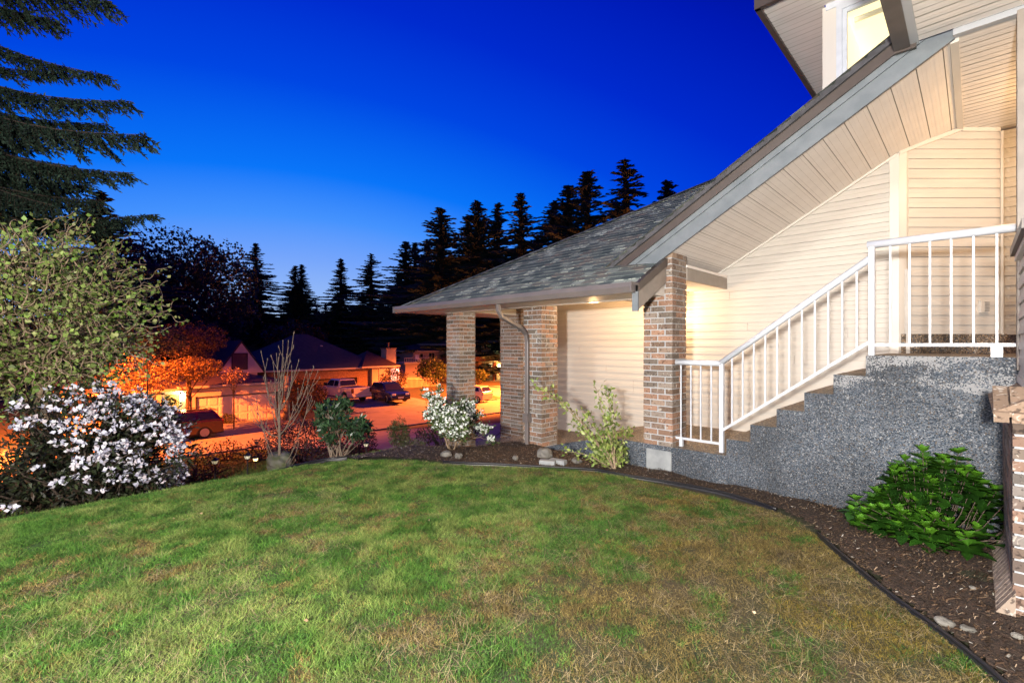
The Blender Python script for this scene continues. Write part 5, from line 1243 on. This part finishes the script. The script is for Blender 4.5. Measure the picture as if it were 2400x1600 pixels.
# ------------------------------------------------------------------ vehicles (local axes: x forward, z up)
M['tyre'] = mat('tyre', (.012, .012, .012), .8); M['rim'] = mat('alloy_rim', (.55, .53, .5), .35); M['cglass'] = mat('car_glass', (.02, .02, .025), .04, spec=1); M['cblack'] = mat('black_trim', (.015, .015, .016), .5)
M['redlight'] = mat('tail_lamp', (.22, .01, .01), .2); M['headl'] = mat('head_lamp', (.55, .58, .6), .1, spec=1); M['plate'] = mat('number_plate', (.55, .6, .65), .4)
def slab(name, prof, m, parent, bevel=.05, mats=None):
    mb = MB(); L = [(x, w, z) for x, z, w in prof]; R = [(x, -w, z) for x, z, w in prof]; n = len(prof); mb.v = L+R
    mb.f = [tuple(range(n)), tuple(range(2*n-1, n-1, -1))]; mb.m = [0, 0]
    for i in range(n): j = (i+1) % n; mb.f.append((j, i, n+i, n+j)); mb.m.append(0)
    return mb.build(name, m, parent, bevel=bevel)
def arch(cx, r, n=9, z0=.30): return [(cx+r*math.cos(a), z0+r*math.sin(a)) for a in np.linspace(0, math.pi, n)]
def wheel(t, x, y, r, s, spokes=5, rw=.11):
    o = MB().lathe([(r*.72, -rw), (r*.96, -rw), (r, -rw*.7), (r, rw*.7), (r*.96, rw), (r*.66, rw), (r*.62, rw*.4), (.02, rw*.4)], (x, y, r), 24, axis='y').build('wheel', M['tyre'], t, smooth=False)
    mb = MB(); yy = y+s*(rw*1.02)
    mb.lathe([(r*.68, -.006), (r*.68, .006), (r*.60, .008), (r*.60, -.006)], (x, yy, r), 24, axis='y'); mb.lathe([(.07, -.01), (.07, .02), (.01, .02)], (x, yy, r), 10, axis='y')
    for k in range(spokes):
        a = 2*math.pi*k/spokes+.3; mb.bar((x+.04*math.cos(a), yy, r+.04*math.sin(a)), (x+r*.64*math.cos(a), yy, r+r*.64*math.sin(a)), .05, .02, up=(0, 1, 0))
    mb.lathe([(r*.60, -.05), (.01, -.05)], (x, yy, r), 16, axis='y', m=1)
    mb.build('rim', [M['rim'], M['cblack']], o); return o
def side_win(t, pts, w0, z0, w1, z1, name='side_window', m=None):
    for s in (1, -1):
        q = [(x, s*(w0+(w1-w0)*(z-z0)/(z1-z0)+.006), z) for x, z in pts]; mb = MB(); mb.prism(q, (0, s*.004, 0)); mb.build(name, m or M['cglass'], t)
def car(name, label, cat, paint, lower, cabin, wins, wx, r, W, cw, spec):
    """lower: top outline from rear bumper to front bumper; cabin: 4+ (x,z); cw: (half width at belt, at roof)"""
    t = thing(name, label, cat); z0 = spec.get('sill', .24); xr_, xf = lower[0][0], lower[-1][0]
    prof = [(x, z, W) for x, z in lower] + [(xf-.05, z0, W)]
    for cx in sorted(wx, reverse=True): prof += [(x, z, W) for x, z in arch(cx, r*1.13, 9, z0)]
    prof += [(xr_+.05, z0, W)]
    slab('body', prof, paint, t, .055)
    if spec.get('lowcol'): MB().box(xr_-.02, xf+.02, -W+.01, W-.01, z0-.02, z0+.22).build('bumper', spec['lowcol'], t, bevel=.03)
    MB().box(xr_+.3, xf-.3, -W+.12, W-.12, z0-.06, z0+.35).build('underbody', M['cblack'], t)
    zb_, zt_ = min(p[1] for p in cabin), max(p[1] for p in cabin)
    slab('cabin', [(x, z, cw[0] if z < (zb_+zt_)/2 else cw[1]) for x, z in cabin], paint, t, .05)
    for wn_ in wins: side_win(t, wn_, cw[0], zb_, cw[1], zt_)
    # windscreen and rear window on the sloping ends
    c = cabin; n = len(c)
    def scr(a, b, nm, sx):
        mb = MB(); o = .012*sx
        A = Vector((a[0], 0, a[1])); B = Vector((b[0], 0, b[1])); lo = A.lerp(B, .10); hi = A.lerp(B, .88)
        q = [(lo.x+o, -cw[0]+.09, lo.z+.004), (lo.x+o, cw[0]-.09, lo.z+.004), (hi.x+o, cw[1]-.09, hi.z+.004), (hi.x+o, -cw[1]+.09, hi.z+.004)]; mb.prism(q, (o*.4, 0, .002)); mb.build(nm, M['cglass'], t)
    scr(c[0], c[1], 'rear_window', -1); scr(c[-1], c[-2], 'windshield', 1)
    for x in wx:
        for s in (1, -1): wheel(t, x, s*(W-.115), r, s, spec.get('spokes', 5))
    for s in (1, -1):
        MB().box(xr_-.012, xr_+.06, s*W-(.16 if s > 0 else -.0), s*W+(.0 if s > 0 else .16), spec.get('tl', (.75, .95))[0], spec.get('tl', (.75, .95))[1]).build('tail_lamp', M['redlight'], t, bevel=.015)
        a = s*(W-.30); MB().box(xf-.10, xf+.015, a-.17, a+.17, spec.get('hl', (.62, .78))[0], spec.get('hl', (.62, .78))[1]).build('headlight', M['headl'], t, bevel=.03)
        MB().box(c[-1][0]-.35, c[-1][0]-.15, s*cw[0]-(.02 if s > 0 else .16), s*cw[0]+(.16 if s > 0 else .02), zb_+.02, zb_+.16).build('side_mirror', paint, t, bevel=.03)
    MB().box(xf-.01, xf+.02, -.38, .38, .42, .66).build('grille', M['cblack'], t, bevel=.01)
    MB().box(xr_-.02, xr_+.01, -.26, .26, spec.get('pl', .66), spec.get('pl', .66)+.13).build('number_plate', M['plate'], t)
    MB().box(xf+.012, xf+.03, -.26, .26, .42, .54).build('number_plate', M['plate'], t)
    return t
def place(t, p, ang): t.location = p; t.rotation_euler = (0, 0, ang)
def paint(name, c, c2=None, r=.22): 
    m = mat(name, c, r, spec=.7); m.node_tree.nodes['Principled BSDF'].inputs['Coat Weight'].default_value = .7; m.node_tree.nodes['Principled BSDF'].inputs['Coat Roughness'].default_value = .06; return m
# wagon: rear to the right in the picture, nose hidden behind the blossom
wag = car('station_wagon', 'dark red station wagon parked by the far kerb', 'car', paint('dark_red_paint', (.05, .003, .004)),
  [(-2.36, .42), (-2.36, .78), (-2.30, .98), (-2.0, 1.0), (.95, .98), (1.9, .86), (2.3, .72), (2.36, .45)], [(-2.30, .98), (-1.95, 1.50), (-.2, 1.54), (.25, 1.50), (1.05, .97)],
  [[(-2.05, 1.04), (-1.85, 1.42), (-1.12, 1.45), (-1.12, 1.04)], [(-1.02, 1.04), (-1.02, 1.45), (-.12, 1.47), (-.12, 1.04)], [(-.02, 1.04), (-.02, 1.47), (.22, 1.44), (.85, 1.04)]], (-1.42, 1.38), .335, .92, (.89, .70), dict(lowcol=M['cblack'], tl=(.72, 1.0), spokes=5))
mb = MB()
for s in (1, -1): mb.tube([(-1.9, s*.66, 1.50), (-1.8, s*.66, 1.58), (.05, s*.66, 1.60), (.2, s*.66, 1.52)], .018, 6)
mb.build('roof_rails', M['cblack'], wag)
MB().prism([(-1.99, -.6, 1.50), (-2.14, -.6, 1.49), (-2.14, -.6, 1.53), (-1.95, -.6, 1.56)], (0, 1.2, 0)).build('spoiler', wag.children[0].data.materials[0], wag)
pw = P(472, 1029, 26.2); yw_ = pw.y
place(wag, (-31.6, yat(480, -30.7)-1.45, float(H(-31, 6))+.03), -math.pi/2+.04)
# pickup: tailgate towards us, in the neighbour's drive
tk = thing('pickup_truck', 'white crew cab pickup with dark tail lamps in the drive', 'pickup')
wp = paint('white_paint', (.55, .54, .55)); W_ = .99
def tprof(top, wxs, r, z0, xr_, xf): 
    pr_ = [(x, z, W_) for x, z in top] + [(xf-.05, z0, W_)]
    for cx in sorted(wxs, reverse=True): pr_ += [(x, z, W_) for x, z in arch(cx, r*1.15, 9, z0)]
    return pr_ + [(xr_, z0, W_)]
slab('body', tprof([(-2.9, .62), (-2.9, 1.33), (1.15, 1.33), (1.35, 1.28), (2.75, 1.18), (2.92, 1.05), (2.92, .6)], (-1.75, 1.95), .41, .50, -2.88, 2.92), wp, tk, .05)
MB().box(-2.80, -.95, -.80, .80, 1.30, 1.342).build('bed', M['cblack'], tk)
slab('cabin', [(-.92, 1.31, .93), (-.72, 1.93, .76), (.72, 1.96, .76), (1.38, 1.30, .93)], wp, tk, .06)
side_win(tk, [(-.72, 1.38), (-.62, 1.84), (-.08, 1.87), (-.08, 1.38)], .93, 1.31, .76, 1.95); side_win(tk, [(.02, 1.38), (.02, 1.87), (.66, 1.87), (1.12, 1.38)], .93, 1.31, .76, 1.95)
MB().prism([(-.90, -.80, 1.40), (-.90, .80, 1.40), (-.76, .70, 1.86), (-.76, -.70, 1.86)], (-.03, 0, 0)).build('rear_window', M['cglass'], tk)
MB().prism([(1.30, -.82, 1.40), (1.30, .82, 1.40), (.82, .70, 1.90), (.82, -.70, 1.90)], (.03, 0, .01)).build('windshield', M['cglass'], tk)
for x in (-1.75, 1.95):
    for s in (1, -1): wheel(tk, x, s*(W_-.13), .41, s, 6, .13)
tg = MB().box(-2.925, -2.89, -.80, .80, .80, 1.32).build('tailgate', wp, tk, bevel=.015)
MB().box(-2.94, -2.92, -.14, .14, 1.10, 1.18).build('handle', M['cblack'], tg)
MB().box(-3.05, -2.88, -.96, .96, .50, .70).build('bumper', M['rim'], tk, bevel=.04); MB().box(-3.06, -3.04, -.2, .2, .53, .68).build('number_plate', M['plate'], tk)
for s in (1, -1):
    MB().box(-2.93, -2.80, s*.90-.09, s*.90+.09, .88, 1.28).build('tail_lamp', mat('dark_tail', (.06, .01, .01), .25), tk, bevel=.02)
    MB().box(1.0, 1.15, s*1.05-.13, s*1.05+.13, 1.36, 1.62).build('side_mirror', M['cblack'], tk, bevel=.04)
MB().box(-2.6, 2.7, -.8, .8, .40, .62).build('underbody', M['cblack'], tk)
place(tk, P(803, 941, 42.6) + Vector((0, 0, .0)), math.radians(187))
tk.location.z = float(H(tk.location.x, tk.location.y))+.04
# blue suv nose towards us
sv = car('suv', 'dark blue sport utility wagon parked nose out beside the white pickup', 'car', paint('dark_blue_paint', (.008, .02, .09)),
  [(-2.3, .5), (-2.32, .85), (-2.25, 1.05), (1.0, 1.02), (1.95, .93), (2.3, .80), (2.34, .5)], [(-2.15, 1.03), (-1.85, 1.60), (-.2, 1.68), (.3, 1.62), (1.12, 1.01)],
  [[(-1.95, 1.10), (-1.72, 1.52), (-1.15, 1.56), (-1.15, 1.10)], [(-1.05, 1.10), (-1.05, 1.56), (-.15, 1.60), (-.15, 1.10)], [(-.05, 1.10), (-.05, 1.60), (.25, 1.55), (.9, 1.10)]], (-1.4, 1.42), .36, .92, (.89, .70), dict(lowcol=M['cblack'], sill=.30, hl=(.68, .84)))
mb = MB()
for s in (1, -1): mb.tube([(-1.7, s*.66, 1.62), (-1.6, s*.66, 1.71), (0, s*.66, 1.72), (.15, s*.66, 1.64)], .02, 6)
mb.build('roof_rails', M['rim'], sv)
place(sv, P(912, 938, 42.4), math.radians(-6)); sv.location.z = float(H(sv.location.x, sv.location.y))+.04
# yellow lit hatchback between the pillars
hb_ = car('hatchback', 'pale hatchback lit orange, seen between the brick pillars', 'car', paint('pale_paint', (.55, .50, .42)),
  [(-1.95, .45), (-2.0, .8), (-1.9, 1.02), (.8, 1.0), (1.6, .88), (2.05, .68), (2.1, .42)], [(-1.88, 1.0), (-1.55, 1.46), (-.1, 1.53), (.25, 1.48), (1.15, .97)],
  [[(-1.5, 1.06), (-1.35, 1.38), (-.72, 1.42), (-.72, 1.06)], [(-.62, 1.06), (-.62, 1.42), (.15, 1.43), (.85, 1.06)]], (-1.3, 1.35), .32, .86, (.83, .66), dict(hl=(.6, .74), tl=(.7, 1.0)))
place(hb_, P(1103, 937, 44.5), math.radians(195)); hb_.location.z = float(H(hb_.location.x, hb_.location.y))+.05
